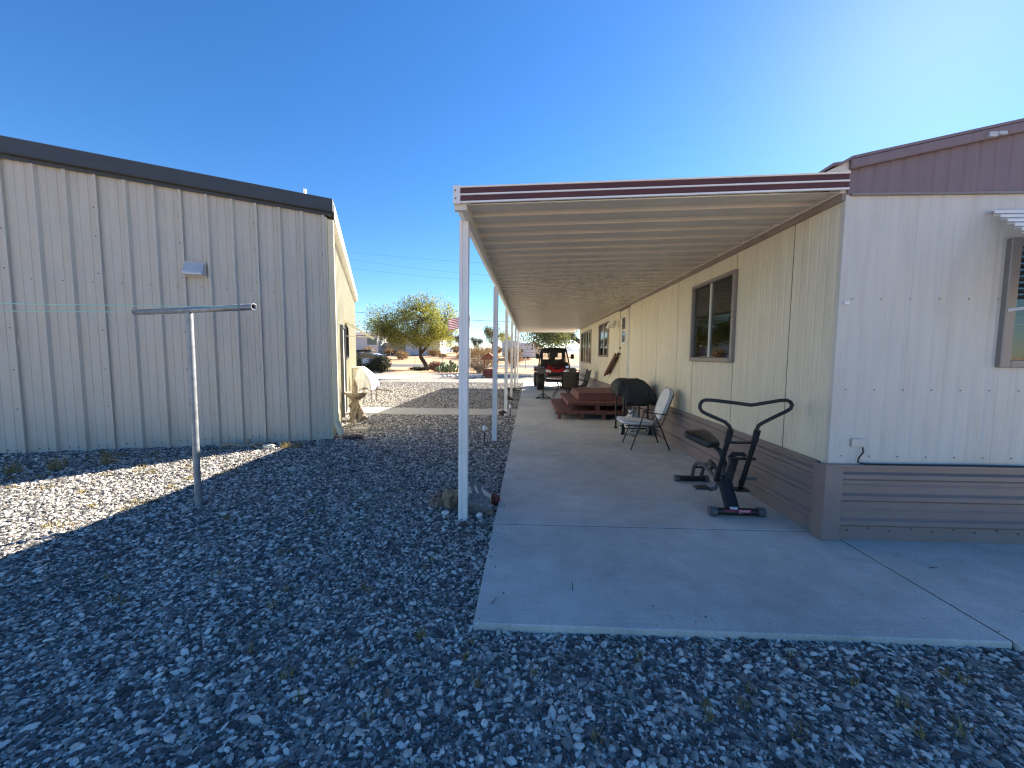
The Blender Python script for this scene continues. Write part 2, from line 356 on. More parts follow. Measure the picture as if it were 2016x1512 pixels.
def tag(o, label, cat, group=None, kind=None):
    if label: o['label'] = label
    if cat: o['category'] = cat
    if group: o['group'] = group
    if kind: o['kind'] = kind
    return o
def thing(name, label, cat, loc=(0, 0, 0), rz=0.0, group=None):
    o = bpy.data.objects.new(name, None); COL.objects.link(o); o.empty_display_size = 0.2
    o.location = loc; o.rotation_euler = (0, 0, rz)
    WM[o.name] = Matrix.Translation(loc) @ Matrix.Rotation(rz, 4, 'Z')
    return tag(o, label, cat, group)
def struct(o): o['kind'] = 'structure'; return o
def piece(src, name, parent, loc=(0, 0, 0), rot=None, sc=None):   # share mesh data
    o = bpy.data.objects.new(name, src.data); COL.objects.link(o); o.parent = parent; o.location = loc
    if rot: o.rotation_euler = rot
    if sc: o.scale = sc
    WM[o.name] = WM[parent.name].copy()
    return o

# ================================================================== GROUND
SB = Vector((-3.65, 6.88, 0)); STH = R(22.4)
SD = Vector((math.cos(STH), math.sin(STH), 0)); SN = Vector((-SD.y, SD.x, 0))
def zg(x, y):
    sx = (x - SB.x) * SD.x + (y - SB.y) * SD.y; dd = -((x - SB.x) * SN.x + (y - SB.y) * SN.y)
    mound = 0.10 * min(max(-sx / 4.4, 0), 1.4) * math.exp(-(max(dd, 0) / 1.3) ** 2)
    return -0.045 + mound + 0.006 * math.sin(x * 2.1 + 1) * math.cos(y * 1.7)

mb = MB(); S = 9000
mb.add([(-S, -S, -0.09), (S, -S, -0.09), (S, S, -0.09), (-S, S, -0.09)], [(0, 1, 2, 3)])
struct(mb.build('ground', 'dirt', recalc=False))
gx = np.concatenate([np.linspace(-40, -14, 20), np.arange(-13.6, 6.5, 0.28), np.linspace(7, 30, 16)])
gy = np.concatenate([np.linspace(-8, -1, 8), np.arange(-0.7, 12, 0.28), np.linspace(12.5, 33.0, 24)])
P = [[(float(x), float(y), zg(x, y)) for x in gx] for y in gy]
mb = MB(); mb.grid(P); struct(mb.build('gravel_yard', 'gravel_ground', smooth=True, ang=180))
def zf(y): return -0.09 + 0.045 * min(max(y - 66.0, 0), 56)
fy = [66, 70, 80, 95, 110, 122, 128, 200, 420]; P = [[(float(x), y, zf(y) + (0 if y < 68 else 0.12 * math.sin(x * 0.11 + y) - (0.02 if y < 420 else 3.5))) for x in np.linspace(-420, 420, 120)] for y in fy]
mb = MB(); mb.grid(P); struct(mb.build('field', 'dirt', smooth=True, ang=180))
mb = MB(); mb.add([(-400, 49.5, -0.082), (400, 49.5, -0.082), (400, 64, -0.082), (-400, 64, -0.082)], [(0, 1, 2, 3)])
struct(mb.build('road', 'asphalt', recalc=False))

# pebbles: real stones instanced over the visible yard
def pebbles():
    protos = bpy.data.collections.new('pebble_shapes')
    for i in range(9):
        bm = bmesh.new(); bmesh.ops.create_icosphere(bm, subdivisions=2, radius=1.0)
        sx, sy, sz = random.uniform(0.85, 1.5), random.uniform(0.6, 0.9), random.uniform(0.4, 0.65)
        off = Vector((i * 7.3, 1.1 * i, 3.0))
        for v in bm.verts:
            n = mnoise.noise(v.co * 1.1 + off) * 0.5 + mnoise.noise(v.co * 2.3 + off) * 0.22 + random.uniform(-0.05, 0.05)
            v.co = v.co * (1 + n); v.co = Vector((v.co.x * sx, v.co.y * sy, v.co.z * sz))
        for f in bm.faces: f.smooth = False
        me = bpy.data.meshes.new('pebble_shape'); bm.to_mesh(me); bm.free(); me.materials.append(MATS['pebble'])
        o = bpy.data.objects.new('pebble_shape', me); protos.objects.link(o)
    pts = []; sc = []
    def fill(x0, x1, y0, y1, dens, smin, smax):
        n = int((x1 - x0) * (y1 - y0) * dens)
        p = np.stack([rng.uniform(x0, x1, n), rng.uniform(y0, y1, n)], 1)
        sxx = (p[:, 0] - SB.x) * SD.x + (p[:, 1] - SB.y) * SD.y; syy = (p[:, 0] - SB.x) * SN.x + (p[:, 1] - SB.y) * SN.y
        keep = ~((sxx < 0.0) & (syy > 0.02) & (syy < 11.4))
        keep &= ~((p[:, 0] > -0.305) & (p[:, 1] > 2.115) & (p[:, 1] < 22))
        keep &= ~((p[:, 1] > 9.95) & (p[:, 1] < 11.1) & (p[:, 0] > -4.9))
        keep &= (p[:, 0] > -1.55 * p[:, 1] - 1.2) & (p[:, 0] < 1.5 * p[:, 1] + 1.0)
        p = p[keep]; s = np.clip(rng.lognormal(math.log((smin + smax) / 2), 0.46, len(p)) * 0.92, smin * 0.4, smax * 1.9)
        pts.append(p); sc.append(s)
    fill(-5.5, 4.5, 0.9, 2.8, 6200, 0.0060, 0.0106)
    fill(-7.5, 0, 2.8, 5.0, 4800, 0.0070, 0.0116)
    fill(-10.5, 0, 5.0, 9.0, 3300, 0.0078, 0.0130)
    fill(-6.5, 0, 9.0, 14.0, 2600, 0.0085, 0.0135)
    fill(-8.5, 0, 14.0, 22.0, 1100, 0.011, 0.016)
    ns = 150; ex = np.where(rng.random(ns) < 0.55, -0.31 + np.abs(rng.normal(0, 0.12, ns)), rng.uniform(-0.3, 6.0, ns)); ey = np.where(ex < 0.4, rng.uniform(2.12, 9, ns), 2.12 + np.abs(rng.normal(0, 0.13, ns)))
    n0 = sum(len(q) for q in pts); pts.append(np.stack([ex, ey], 1)); sc.append(rng.uniform(0.003, 0.008, ns))
    p = np.concatenate(pts); s = np.concatenate(sc); n = len(p)
    z = np.array([zg(a, b) for a, b in p]) + s * rng.uniform(-0.15, 0.45, n); z[n0:] = s[n0:] * 0.35
    co = np.column_stack([p, z]).astype(np.float32)
    me = bpy.data.meshes.new('gravel'); me.vertices.add(n); me.vertices.foreach_set('co', co.ravel())
    a = me.attributes.new('psc', 'FLOAT', 'POINT'); a.data.foreach_set('value', s.astype(np.float32))
    rot = np.column_stack([rng.normal(0, 0.3, n), rng.normal(0, 0.3, n), rng.uniform(0, 6.28, n)]).astype(np.float32)
    a = me.attributes.new('prot', 'FLOAT_VECTOR', 'POINT'); a.data.foreach_set('vector', rot.ravel())
    o = bpy.data.objects.new('gravel', me); COL.objects.link(o)
    tag(o, 'grey and white crushed stone gravel covering the yard', 'gravel', kind='stuff')
    ng = bpy.data.node_groups.new('pebble_scatter', 'GeometryNodeTree')
    ng.interface.new_socket('Geometry', in_out='INPUT', socket_type='NodeSocketGeometry')
    ng.interface.new_socket('Geometry', in_out='OUTPUT', socket_type='NodeSocketGeometry')
    N, L = ng.nodes, ng.links
    gi = N.new('NodeGroupInput'); go = N.new('NodeGroupOutput')
    ci = N.new('GeometryNodeCollectionInfo'); ci.inputs[0].default_value = protos; ci.inputs['Separate Children'].default_value = True; ci.inputs['Reset Children'].default_value = True
    m2 = N.new('GeometryNodeMeshToPoints')
    ip = N.new('GeometryNodeInstanceOnPoints'); ip.inputs['Pick Instance'].default_value = True
    na = N.new('GeometryNodeInputNamedAttribute'); na.data_type = 'FLOAT'; na.inputs['Name'].default_value = 'psc'
    nr = N.new('GeometryNodeInputNamedAttribute'); nr.data_type = 'FLOAT_VECTOR'; nr.inputs['Name'].default_value = 'prot'
    er = N.new('FunctionNodeEulerToRotation')
    L.new(gi.outputs[0], m2.inputs['Mesh']); L.new(m2.outputs[0], ip.inputs['Points']); L.new(ci.outputs[0], ip.inputs['Instance'])
    L.new(nr.outputs[0], er.inputs[0]); L.new(er.outputs[0], ip.inputs['Rotation']); L.new(na.outputs[0], ip.inputs['Scale'])
    L.new(ip.outputs[0], go.inputs[0])
    md = o.modifiers.new('scatter', 'NODES'); md.node_group = ng
    me.materials.append(MATS['pebble'])
pebbles()

# patio slab: concrete bays with sawn joints, and the walkway
def slab(parent, x0, x1, y0, y1, z0=-0.14, z1=0.0, m='concrete', bev=0.006):
    mb = MB(); mb.box((x0, y0, z0), (x1, y1, z1)); return mb.build('slab', m, parent, bev=bev)
pat = thing('patio', None, None, (0, 0, 0)); struct(pat)
ys = [2.10, 3.425, 5.885, 8.35, 10.8, 13.3, 15.8, 18.3, 21.9]
for a, b in zip(ys[:-1], ys[1:]): slab(pat, -0.31, 2.658, a + 0.007, b - 0.007)
slab(pat, 2.672, 6.9, 2.08, 3.52)
mb = MB(); mb.box((-0.30, 2.12, -0.14), (6.88, 21.88, -0.006)); mb.build('joint_bed', 'joint', pat)  # near-black bed: the shade inside the joints put into its colour
wk = thing('walkway', None, None, (0, 0, 0)); struct(wk)
for a, b in ((-0.315, -2.75), (-2.758, -5.1)):
    mb = MB(); mb.prism([(a, 10.02), (a, 11.02), (b, 11.10 if b < -3 else 11.05), (b, 10.0)], lambda u, v, t: (u, v, t), -0.12, -0.012); mb.build('slab', 'concrete_warm', wk, bev=0.006)
mb = MB(); mb.box((-14, 24.3, -0.12), (-8.2, 28.2, -0.012)); mb.build('slab', 'concrete_warm', wk, bev=0.006)

# ================================================================== MOBILE HOME
HX, HY0, HY1, HX1 = 2.53, 3.30, 19.5, 6.75
ZS, ZE = 0.635, 2.86
home = thing('mobile_home', 'long cream mobile home with brown skirting beside the patio', 'mobile home', (HX, HY0, 0))
def ribbed(a, b, pitch, depth, w=0.016):     # profile along a wall: flat with grooves
    pr = [(a, 0)]; k = math.ceil(a / pitch) * pitch
    while k < b - 0.5 * w:
        if k - w > a: pr += [(k - w, 0), (k - w * 0.3, -depth), (k + w * 0.3, -depth), (k + w, 0)]
        k += pitch
    pr = [p for p in pr if p[0] <= b]; pr.append((b, 0)); return pr
def side_panel(y0, y1, z0, z1):
    mb = MB(); pr = ribbed(y0 + 0.0065, y1 - 0.0065, 0.105, 0.0028, 0.016)
    pr = [(pr[0][0], -0.0045)] + pr + [(pr[-1][0], -0.0045)]
    mb.strip(pr, lambda p: (HX - p[1] * 1.0, p[0], z0), lambda p: (HX - p[1], p[0], z1))
    return mb.build('siding_panel', 'siding', home)
win_side = {(4.90, 6.08): (1.50, 2.575), (12.46, 14.02): (1.53, 2.61), (15.86, 18.66): (1.25, 2.585)}
cols = [3.30, 3.89, 4.90, 6.08, 6.74, 7.79, 8.85, 9.93, 10.80, 11.55, 12.46, 14.02, 14.92, 15.86, 18.66, 19.5]
for a, b in zip(cols[:-1], cols[1:]):
    if (a, b) in win_side:
        s0, s1 = win_side[(a, b)]
        w = b - a; nsub = max(1, round(w / 1.1))
        for k in range(nsub):
            side_panel(a + w * k / nsub, a + w * (k + 1) / nsub, ZS - 0.03, s0); side_panel(a + w * k / nsub, a + w * (k + 1) / nsub, s1, ZE)
    elif (a, b) == (9.93, 10.80): side_panel(a, b, 2.74, ZE)
    else: side_panel(a, b, ZS - 0.03, ZE)
for a, b in ((HY0 + 0.02, 4.89), (6.09, 9.92), (10.81, 12.45), (14.03, 15.85), (18.67, 19.49)):
    mb = MB(); mb.box((HX + 0.0055, a, 0.3), (HX + 0.03, b, ZE)); mb.build('sheathing', 'interior', home)
mb = MB(); mb.box((HX + 0.35, HY0 + 0.5, 0.3), (HX + 0.37, HY1 - 0.2, 2.8)); mb.build('interior_wall', 'interior', home)
mb = MB(); mb.box((HX, HY1, 0.0), (HX1, HY1 + 0.03, 2.95)); mb.box((HX1, HY0, 0), (HX1 + 0.03, HY1, 2.95)); mb.build('rear_wall', 'siding_shaded', home)
# side windows
def side_window(y0, y1, z0, z1, mull, blind=True, label=None):
    x = HX; mb = MB(); fw = 0.048
    mb.box((x - 0.045, y0 - 0.03, z0 - 0.03), (x + 0.04, y0 + fw - 0.03, z1 + 0.03)); mb.box((x - 0.045, y1 - fw + 0.03, z0 - 0.03), (x + 0.04, y1 + 0.03, z1 + 0.03))
    mb.box((x - 0.043, y0 + fw - 0.03, z1 - 0.02), (x + 0.038, y1 - fw + 0.03, z1 + 0.03)); mb.box((x - 0.055, y0 + fw - 0.03, z0 - 0.03), (x + 0.042, y1 - fw + 0.03, z0 + 0.03))
    win = mb.build('window', 'window_frame', home, bev=0.006)
    if label: win['label'] = label
    bars = [y0 + 0.025] + list(mull) + [y1 - 0.025]
    for m_ in mull:
        q = MB(); q.box((x - 0.022, m_ - 0.018, z0 + 0.03), (x + 0.028, m_ + 0.018, z1 - 0.02)); q.build('mullion', 'gutter_metal', win, bev=0.004)
    for a, b in zip(bars[:-1], bars[1:]):
        q = MB(); q.box((x - 0.004, a, z0 + 0.03), (x + 0.002, b, z1 - 0.02)); q.build('pane', 'glass', win)
    if blind:
        q = MB(); zz = z0 + 0.05
        while zz < z1 - 0.03:
            q.add([(x + 0.10, y0 + 0.02, zz), (x + 0.10, y1 - 0.02, zz), (x + 0.125, y1 - 0.02, zz + 0.018), (x + 0.125, y0 + 0.02, zz + 0.018)], [(0, 1, 2, 3)]); zz += 0.034
        q.build('blind', 'blind', win, solid=0.002)
    else:
        for a, b in zip(bars[:-1], bars[1:]):
            q = MB(); pr = [(a + (b - a) * 0.45 * k / 12 if k else a, 0.09 + 0.012 * math.sin(k * 2.1)) for k in range(13)]
            q.strip(pr, lambda p: (x + p[1], p[0], z0 + 0.03), lambda p: (x + p[1], p[0], z1 - 0.03)); q.build('curtain', 'curtain', win, solid=0.002)
    return win
side_window(4.90, 6.08, 1.50, 2.575, [5.53], True, 'brown framed sliding window with half lowered blinds')
side_window(12.46, 14.02, 1.53, 2.61, [13.2], False)
side_window(15.86, 18.66, 1.25, 2.585, [16.56, 17.26, 17.96], False)
# door
mb = MB(); mb.box((HX - 0.018, 9.93, 0.60), (HX + 0.02, 10.80, 2.74)); 
dr = mb.build('door', 'siding', home, bev=0.004); dr['label'] = 'cream door with a tall two-pane window'
mb = MB(); mb.box((HX - 0.05, 9.885, 0.58), (HX + 0.01, 9.93, 2.76)); mb.build('door_frame', 'white_metal', dr)
mb = MB(); mb.box((HX - 0.04, 10.80, 0.58), (HX + 0.01, 10.83, 2.76)); mb.build('door_frame', 'siding', dr)
mb = MB(); mb.box((HX - 0.10, 9.87, 2.765), (HX + 0.01, 10.88, 2.785)); mb.build('drip_cap', 'brown_trim', dr)
for z0, z1 in ((1.90, 2.20), (2.24, 2.55)):
    mb = MB(); mb.box((HX - 0.024, 10.22, z0), (HX - 0.0195, 10.56, z1)); mb.build('pane', 'car_glass', dr)
mb = MB(); mb.box((HX - 0.032, 10.18, 1.86), (HX - 0.0185, 10.22, 2.59)); mb.box((HX - 0.032, 10.56, 1.86), (HX - 0.0185, 10.60, 2.59)); mb.box((HX - 0.03, 10.22, 1.86), (HX - 0.0185, 10.56, 1.90)); mb.box((HX - 0.03, 10.22, 2.20), (HX - 0.0185, 10.56, 2.24)); mb.box((HX - 0.03, 10.22, 2.55), (HX - 0.0185, 10.56, 2.59))
mb.build('window_trim', 'white_metal', dr)
mb = MB(); mb.cyl((HX - 0.018, 10.72, 1.76), (HX - 0.05, 10.72, 1.76), 0.028, 12); mb.build('deadbolt', 'black_metal', dr, smooth=True)
mb = MB(); mb.cyl((HX - 0.018, 10.72, 1.60), (HX - 0.06, 10.72, 1.60), 0.02, 12); mb.lathe([(0.012, -0.03), (0.034, -0.02), (0.036, 0.0), (0.03, 0.02), (0.01, 0.03)], (HX - 0.075, 10.72, 1.60), 12); mb.build('knob', 'black_metal', dr, smooth=True)
# twin porch light
pl_ = MB(); pl_.cyl((HX, 11.42, 2.50), (HX - 0.05, 11.42, 2.50), 0.06, 14); pl_.tube([(HX - 0.05, 11.42, 2.5), (HX - 0.10, 11.30, 2.52), (HX - 0.12, 11.16, 2.50)], 0.016, 8); pl_.tube([(HX - 0.05, 11.42, 2.5), (HX - 0.10, 11.56, 2.52), (HX - 0.12, 11.70, 2.50)], 0.016, 8)
po = pl_.build('porch_light', 'white_metal', home, smooth=True)
for yy, s in ((11.16, -1), (11.70, 1)):
    q = MB(); q.tube([(HX - 0.12, yy, 2.53), (HX - 0.14, yy + 0.02 * s, 2.46), (HX - 0.17, yy + 0.05 * s, 2.36)], [0.04, 0.055, 0.075], 12); q.build('lamp_head', 'white_metal', po, smooth=True)
# eave trim and channel
mb = MB(); mb.box((HX - 0.03, HY0, ZE - 0.058), (HX + 0.0, HY1, ZE - 0.005)); mb.build('eave_trim', 'eave_brown', home)
mb = MB(); mb.box((HX - 0.045, HY0 + 0.005, ZE - 0.003), (HX + 0.01, HY1, ZE + 0.06)); mb.build('eave_channel', 'white_channel', home)
# skirting, laid horizontally: rib profile in z
def skirt_profile(z1):
    pr = [(0.0, 0.0)]
    for zr in (0.165, 0.378, 0.56):
        pr += [(zr - 0.045, 0.0), (zr - 0.022, 0.028), (zr + 0.012, 0.028), (zr + 0.03, 0.0)]
        if zr < 0.5: pr += [(zr + 0.09, 0.0), (zr + 0.096, 0.006), (zr + 0.104, 0.006), (zr + 0.11, 0.0)]
    pr += [(z1, 0.0)]
    return pr
SKP = skirt_profile(0.64)
yk = HY0 + 0.05
while yk < HY1 - 0.05:
    y2 = min(yk + 3.05, HY1); mb = MB()
    mb.strip(SKP, lambda p: (HX - 0.022 - p[1], yk, p[0]), lambda p: (HX - 0.022 - p[1], y2 - 0.003, p[0])); mb.build('skirting_panel', 'brown_metal', home); yk = y2
xk = HX + 0.05
while xk < HX1:
    x2 = min(xk + 3.05, HX1); mb = MB()
    mb.strip(SKP, lambda p: (xk, HY0 - 0.022 - p[1], p[0]), lambda p: (x2 - 0.003, HY0 - 0.022 - p[1], p[0])); mb.build('skirting_panel', 'brown_metal', home); xk = x2
mb = MB(); mb.prism([(HX - 0.055, HY0 - 0.055), (HX + 0.085, HY0 - 0.055), (HX + 0.085, HY0 - 0.05), (HX - 0.05, HY0 - 0.05), (HX - 0.05, HY0 + 0.085), (HX - 0.055, HY0 + 0.085)], lambda u, v, t: (u, v, t), 0.003, 0.645); mb.build('skirting_corner', 'brown_metal', home)
mb = MB(); mb.box((HX - 0.048, HY0 + 0.085, 0.636), (HX + 0.0, HY1, 0.652)); mb.box((HX - 0.05, HY0 - 0.05, 0.638), (HX1, HY0 + 0.0, 0.654)); mb.build('skirting_cap', 'brown_metal', home)
# end wall panels
EWIN = (3.82, 4.95, 1.50, 2.46)
def end_panel(x0, x1, z0, z1):
    mb = MB(); pr = ribbed(x0 + 0.0008, x1 - 0.0008, 0.113, 0.0045, 0.024)
    pr = [(pr[0][0], -0.012)] + pr + [(pr[-1][0], -0.012)]
    mb.strip(pr, lambda p: (p[0], HY0 - p[1], z0), lambda p: (p[0], HY0 - p[1], z1)); return mb.build('end_siding_panel', 'siding_shaded', home)
xs = [HX, 3.09, 3.82, 4.95, 5.85, HX1]
for a, b in zip(xs[:-1], xs[1:]):
    if a == 3.82: end_panel(a, b, ZS, EWIN[2]); end_panel(a, b, EWIN[3], 2.85)
    else: end_panel(a, b, ZS, 2.85)
for a, b in ((HX + 0.02, 3.81), (4.96, HX1)):
    mb = MB(); mb.box((a, HY0 + 0.014, 0.3), (b, HY0 + 0.03, 2.85)); mb.build('sheathing', 'brown_trim', home)
mb = MB(); mb.box((HX + 0.4, HY0 + 0.4, 0.3), (HX1, HY0 + 0.42, 2.8)); mb.build('interior_wall', 'interior', home)
mb = MB(); mb.prism([(HX - 0.006, HY0 - 0.006), (HX + 0.03, HY0 - 0.006), (HX + 0.03, HY0 - 0.003), (HX - 0.003, HY0 - 0.003), (HX - 0.003, HY0 + 0.03), (HX - 0.006, HY0 + 0.03)], lambda u, v, t: (u, v, t), 0.655, 2.84); mb.build('corner_trim', 'siding_shaded', home)
# gable with ribs
def roof_z(x): return 3.06 + 0.205 * (x - HX) if x < 4.64 else 3.06 + 0.205 * (4.64 - HX) - 0.205 * (x - 4.64)
xg = [HX, 3.35, 4.2, 5.05, 5.9, HX1]
for a, b in zip(xg[:-1], xg[1:]):
    mb = MB(); pr = ribbed(a, b, 0.113, 0.006, 0.02)
    mb.strip(pr, lambda p: (p[0], HY0 - 0.012 - p[1], 2.845), lambda p: (p[0], HY0 - 0.012 - p[1], roof_z(p[0]) - 0.02)); mb.build('gable_panel', 'brown_gable', home)
mb = MB(); mb.box((HX + 0.02, HY0 - 0.028, 2.832), (HX1, HY0, 2.846)); mb.build('gable_flashing', 'window_frame', home)
def rprof(k): return [(HX - 0.215, 3.03), (HX - 0.16, 3.065), (HX - 0.09, 3.075), (HX - 0.02, 3.115), (HX + 0.12, 3.145), (4.64, roof_z(4.64) + 0.06), (HX1 + 0.2, roof_z(HX1) + 0.02)]
mb = MB(); mb.strip(rprof(0), lambda p: (p[0], HY0 - 0.06, p[1]), lambda p: (p[0], HY1 + 0.1, p[1])); mb.build('roof', 'brown_gable', home, solid=0.02)
mb = MB(); top = [(p[0], p[1]) for p in rprof(0)[3:6]]; poly = [(a, z - 0.022) for a, z in top] + [(a, z - 0.095) for a, z in reversed(top)]
mb.prism(poly, lambda u, v, t: (u, t, v), HY0 - 0.058, HY0 - 0.02); mb.build('rake_trim', 'brown_gable', home, bev=0.006)
mb = MB(); mb.prism([(HX - 0.19, 3.01), (HX - 0.02, 3.09), (HX - 0.005, 3.09), (HX - 0.005, 2.95), (HX - 0.05, 2.95)], lambda u, v, t: (u, t, v), HY0 - 0.03, HY1); mb.build('eave_box', 'white_channel', home)
mb = MB(); mb.box((3.50, HY0 - 0.075, roof_z(3.5) - 0.025), (3.56, HY0 - 0.056, roof_z(3.5) + 0.01)); mb.box((3.57, HY0 - 0.072, roof_z(3.5) - 0.01), (3.63, HY0 - 0.056, roof_z(3.5) + 0.015)); mb.build('cable_clip', 'vent_metal', home)
# end window with slat awning
x0, x1, z0, z1 = EWIN
mb = MB(); y = HY0
mb.box((x0 - 0.035, y - 0.04, z0 - 0.03), (x0 + 0.045, y + 0.03, z1 + 0.03)); mb.box((x1 - 0.045, y - 0.04, z0 - 0.03), (x1 + 0.035, y + 0.03, z1 + 0.03)); mb.box((x0 + 0.045, y - 0.038, z1 - 0.03), (x1 - 0.045, y + 0.028, z1 + 0.03)); mb.box((x0 + 0.045, y - 0.042, z0 - 0.03), (x1 - 0.045, y + 0.032, z0 + 0.03))
ew = mb.build('window', 'window_frame', home, bev=0.006); ew['label'] = 'brown framed window under the slatted white awning'
q = MB(); q.box((x0 + 0.045, y - 0.002, z0 + 0.03), (x1 - 0.045, y + 0.003, z1 - 0.03)); q.build('pane', 'glass', ew)
q = MB(); zz = z0 + 0.32
while zz < z1: q.box((x0 + 0.04, y + 0.05, zz), (x1 - 0.04, y + 0.055, zz + 0.003)); zz += 0.058
q.build('blind', 'white_metal', ew)
q = MB(); q.box((x0 + 0.03, y + 0.058, z0 + 0.30), (x1 - 0.03, y + 0.062, z1)); q.build('shade', 'interior', ew)
aw = MB(); aw.box((3.66, y - 0.012, 2.66), (5.2, y - 0.002, 2.70))
awn = aw.build('awning', 'white_metal', home); awn['label'] = 'white aluminium awning of overlapping slats'
for k in range(13):
    yy = y - 0.018 - k * 0.046; zz = 2.69 - k * 0.047
    q = MB(); q.prism([(yy + 0.004, zz + 0.010), (yy - 0.040, zz + 0.004), (yy - 0.046, zz - 0.004), (yy - 0.046, zz - 0.022), (yy - 0.041, zz - 0.022), (yy - 0.038, zz - 0.002), (yy + 0.004, zz + 0.004)], lambda u, v, t: (t, u, v), 3.60, 5.2); q.build('slat', 'white_metal', awn)
for xx in (3.80, 5.05):
    q = MB(); q.bar((xx, y - 0.02, 2.63), (xx, y - 0.68, 1.94), 0.014, 0.01); q.build('awning_rail', 'white_metal', awn)
q = MB(); q.bar((3.795, y - 0.05, 1.925), (3.80, y - 0.68, 1.95), 0.018, 0.022); q.build('awning_arm', 'white_metal', awn)
# screws, cable and small hardware on the end wall
mb = MB()
for i in range(12):
    xx = HX + 0.10 + i * 0.226
    for zz in (0.72, 1.28, 2.02): mb.cyl((xx, HY0 - 0.001, zz), (xx, HY0 - 0.006, zz), 0.005, 6)
for i in range(24): mb.cyl((HX + 0.15 + i * 0.17, HY0 - 0.05, 0.10 + 0.02 * (i % 2)), (HX + 0.15 + i * 0.17, HY0 - 0.058, 0.10 + 0.02 * (i % 2)), 0.007, 6)
tag(mb.build('screw', 'screw', home), None, None, kind='stuff')
mb = MB(); mb.box((HX + 0.03, HY0 - 0.02, 1.975), (HX + 0.07, HY0 - 0.003, 2.0)); mb.build('cable_clip', 'white_metal', home)
mb = MB(); mb.box((2.70, HY0 - 0.022, 0.80), (2.80, HY0 - 0.002, 0.87)); mb.build('cover_plate', 'siding_shaded', home, bev=0.005)
mb = MB(); mb.tube([(2.78, HY0 - 0.024, 0.80), (2.785, HY0 - 0.03, 0.76), (2.75, HY0 - 0.03, 0.71), (2.745, HY0 - 0.03, 0.675), (2.79, HY0 - 0.035, 0.662), (3.1, HY0 - 0.035, 0.661), (3.6, HY0 - 0.035, 0.665), (4.2, HY0 - 0.035, 0.661), (5.4, HY0 - 0.035, 0.661)], 0.006, 6); mb.build('cable', 'cable', home)
# wooden grab rail boards by the door
mb = MB(); mb.bar((HX - 0.055, 10.80, 1.60), (HX - 0.055, 12.30, 0.97), 0.045, 0.09)
mb.build('handrail', 'rail_wood', home, bev=0.008)
mb = MB(); mb.bar((HX - 0.15, 10.72, 1.58), (HX - 0.15, 12.20, 0.93), 0.045, 0.09)
mb.build('handrail', 'rail_wood', home, bev=0.008)
for t in (0.15, 0.85): mb = MB(); mb.bar((HX - 0.0, 10.8 + 1.5 * t, 1.57 - 0.63 * t), (HX - 0.15, 10.76 + 1.49 * t, 1.57 - 0.64 * t), 0.03, 0.03); mb.build('rail_bracket', 'black_metal', home)

# ================================================================== CARPORT
CX0, CY0, CY1 = -0.605, 3.275, 21.3
def cz(x): return 2.875 + (x - CX0) * 0.0225        # top plane of pans
cp = thing('carport', 'white metal carport cover on slim posts over the patio', 'carport', (-0.61, 3.6, 0))
pitch = 0.29; pw = pitch
pprof = [(0.0, 0.0), (0.150, 0.0), (0.166, 0.07), (0.262, 0.07), (0.278, 0.0), (0.2898, 0.0)]
mb = MB()
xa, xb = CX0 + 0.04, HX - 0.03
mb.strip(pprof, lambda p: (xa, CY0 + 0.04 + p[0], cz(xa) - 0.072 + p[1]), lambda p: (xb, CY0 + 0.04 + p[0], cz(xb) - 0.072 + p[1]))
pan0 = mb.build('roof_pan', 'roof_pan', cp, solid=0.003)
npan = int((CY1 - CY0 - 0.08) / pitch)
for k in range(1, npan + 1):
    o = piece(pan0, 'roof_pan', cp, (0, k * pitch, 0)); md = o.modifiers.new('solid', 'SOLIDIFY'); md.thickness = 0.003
# unseen top skin, added so that no light leaks between pans
xs_ = CX0 - 0.028; mb = MB(); mb.add([(xs_, CY0 + 0.055, cz(xs_) + 0.066), (xb, CY0 + 0.055, cz(xb) + 0.05), (xb, CY1 - 0.01, cz(xb) + 0.05), (xs_, CY1 - 0.01, cz(xs_) + 0.066)], [(0, 1, 2, 3)]); mb.build('light_block_skin', 'white_metal', cp, solid=0.004)
def fascia_profile(y, sgn):   # (offset outwards, z relative to bottom)
    return [(0.0, 0.0), (0.018, 0.0), (0.018, 0.014), (0.010, 0.016), (0.010, 0.060), (0.018, 0.062), (0.018, 0.074), (0.010, 0.076), (0.010, 0.120), (0.018, 0.122), (0.022, 0.132), (0.0, 0.136)]
fp = fascia_profile(0, 0)
mb = MB(); n = len(fp)
vs = [(CX0, CY0 - p[0], cz(CX0) - 0.075 + p[1]) for p in fp] + [(HX - 0.012, CY0 - p[0], cz(HX) - 0.075 + p[1]) for p in fp]
mb.add(vs, [(i, (i + 1) % n, n + (i + 1) % n, n + i) for i in range(n)] + [tuple(range(n)), tuple(range(2 * n - 1, n - 1, -1))])
fa = mb.build('fascia', 'white_metal', cp)
for z_0 in (0.0165, 0.0765):
    q = MB(); vs = []
    for xx in (CX0 + 0.028, HX - 0.014):
        for a, b in ((0.004, 0), (0.0145, 0), (0.0145, 0.043), (0.004, 0.043)): vs.append((xx, CY0 - a, cz(xx) - 0.075 + z_0 + b))
    q.add(vs, [(0, 1, 2, 3), (7, 6, 5, 4), (0, 4, 5, 1), (1, 5, 6, 2), (2, 6, 7, 3), (3, 7, 4, 0)]); q.build('stripe', 'stripe', fa)
q = MB(); q.box((CX0 - 0.032, CY0 - 0.026, cz(CX0) - 0.082), (CX0 + 0.028, CY0 + 0.05, cz(CX0) + 0.066)); cc = q.build('corner_cap', 'white_metal', cp, bev=0.004)
for zz in (0.022, -0.042): q = MB(); q.cyl((CX0 - 0.012, CY0 - 0.026, cz(CX0) + zz), (CX0 - 0.012, CY0 - 0.031, cz(CX0) + zz), 0.006, 8); q.build('screw', 'screw', cc)
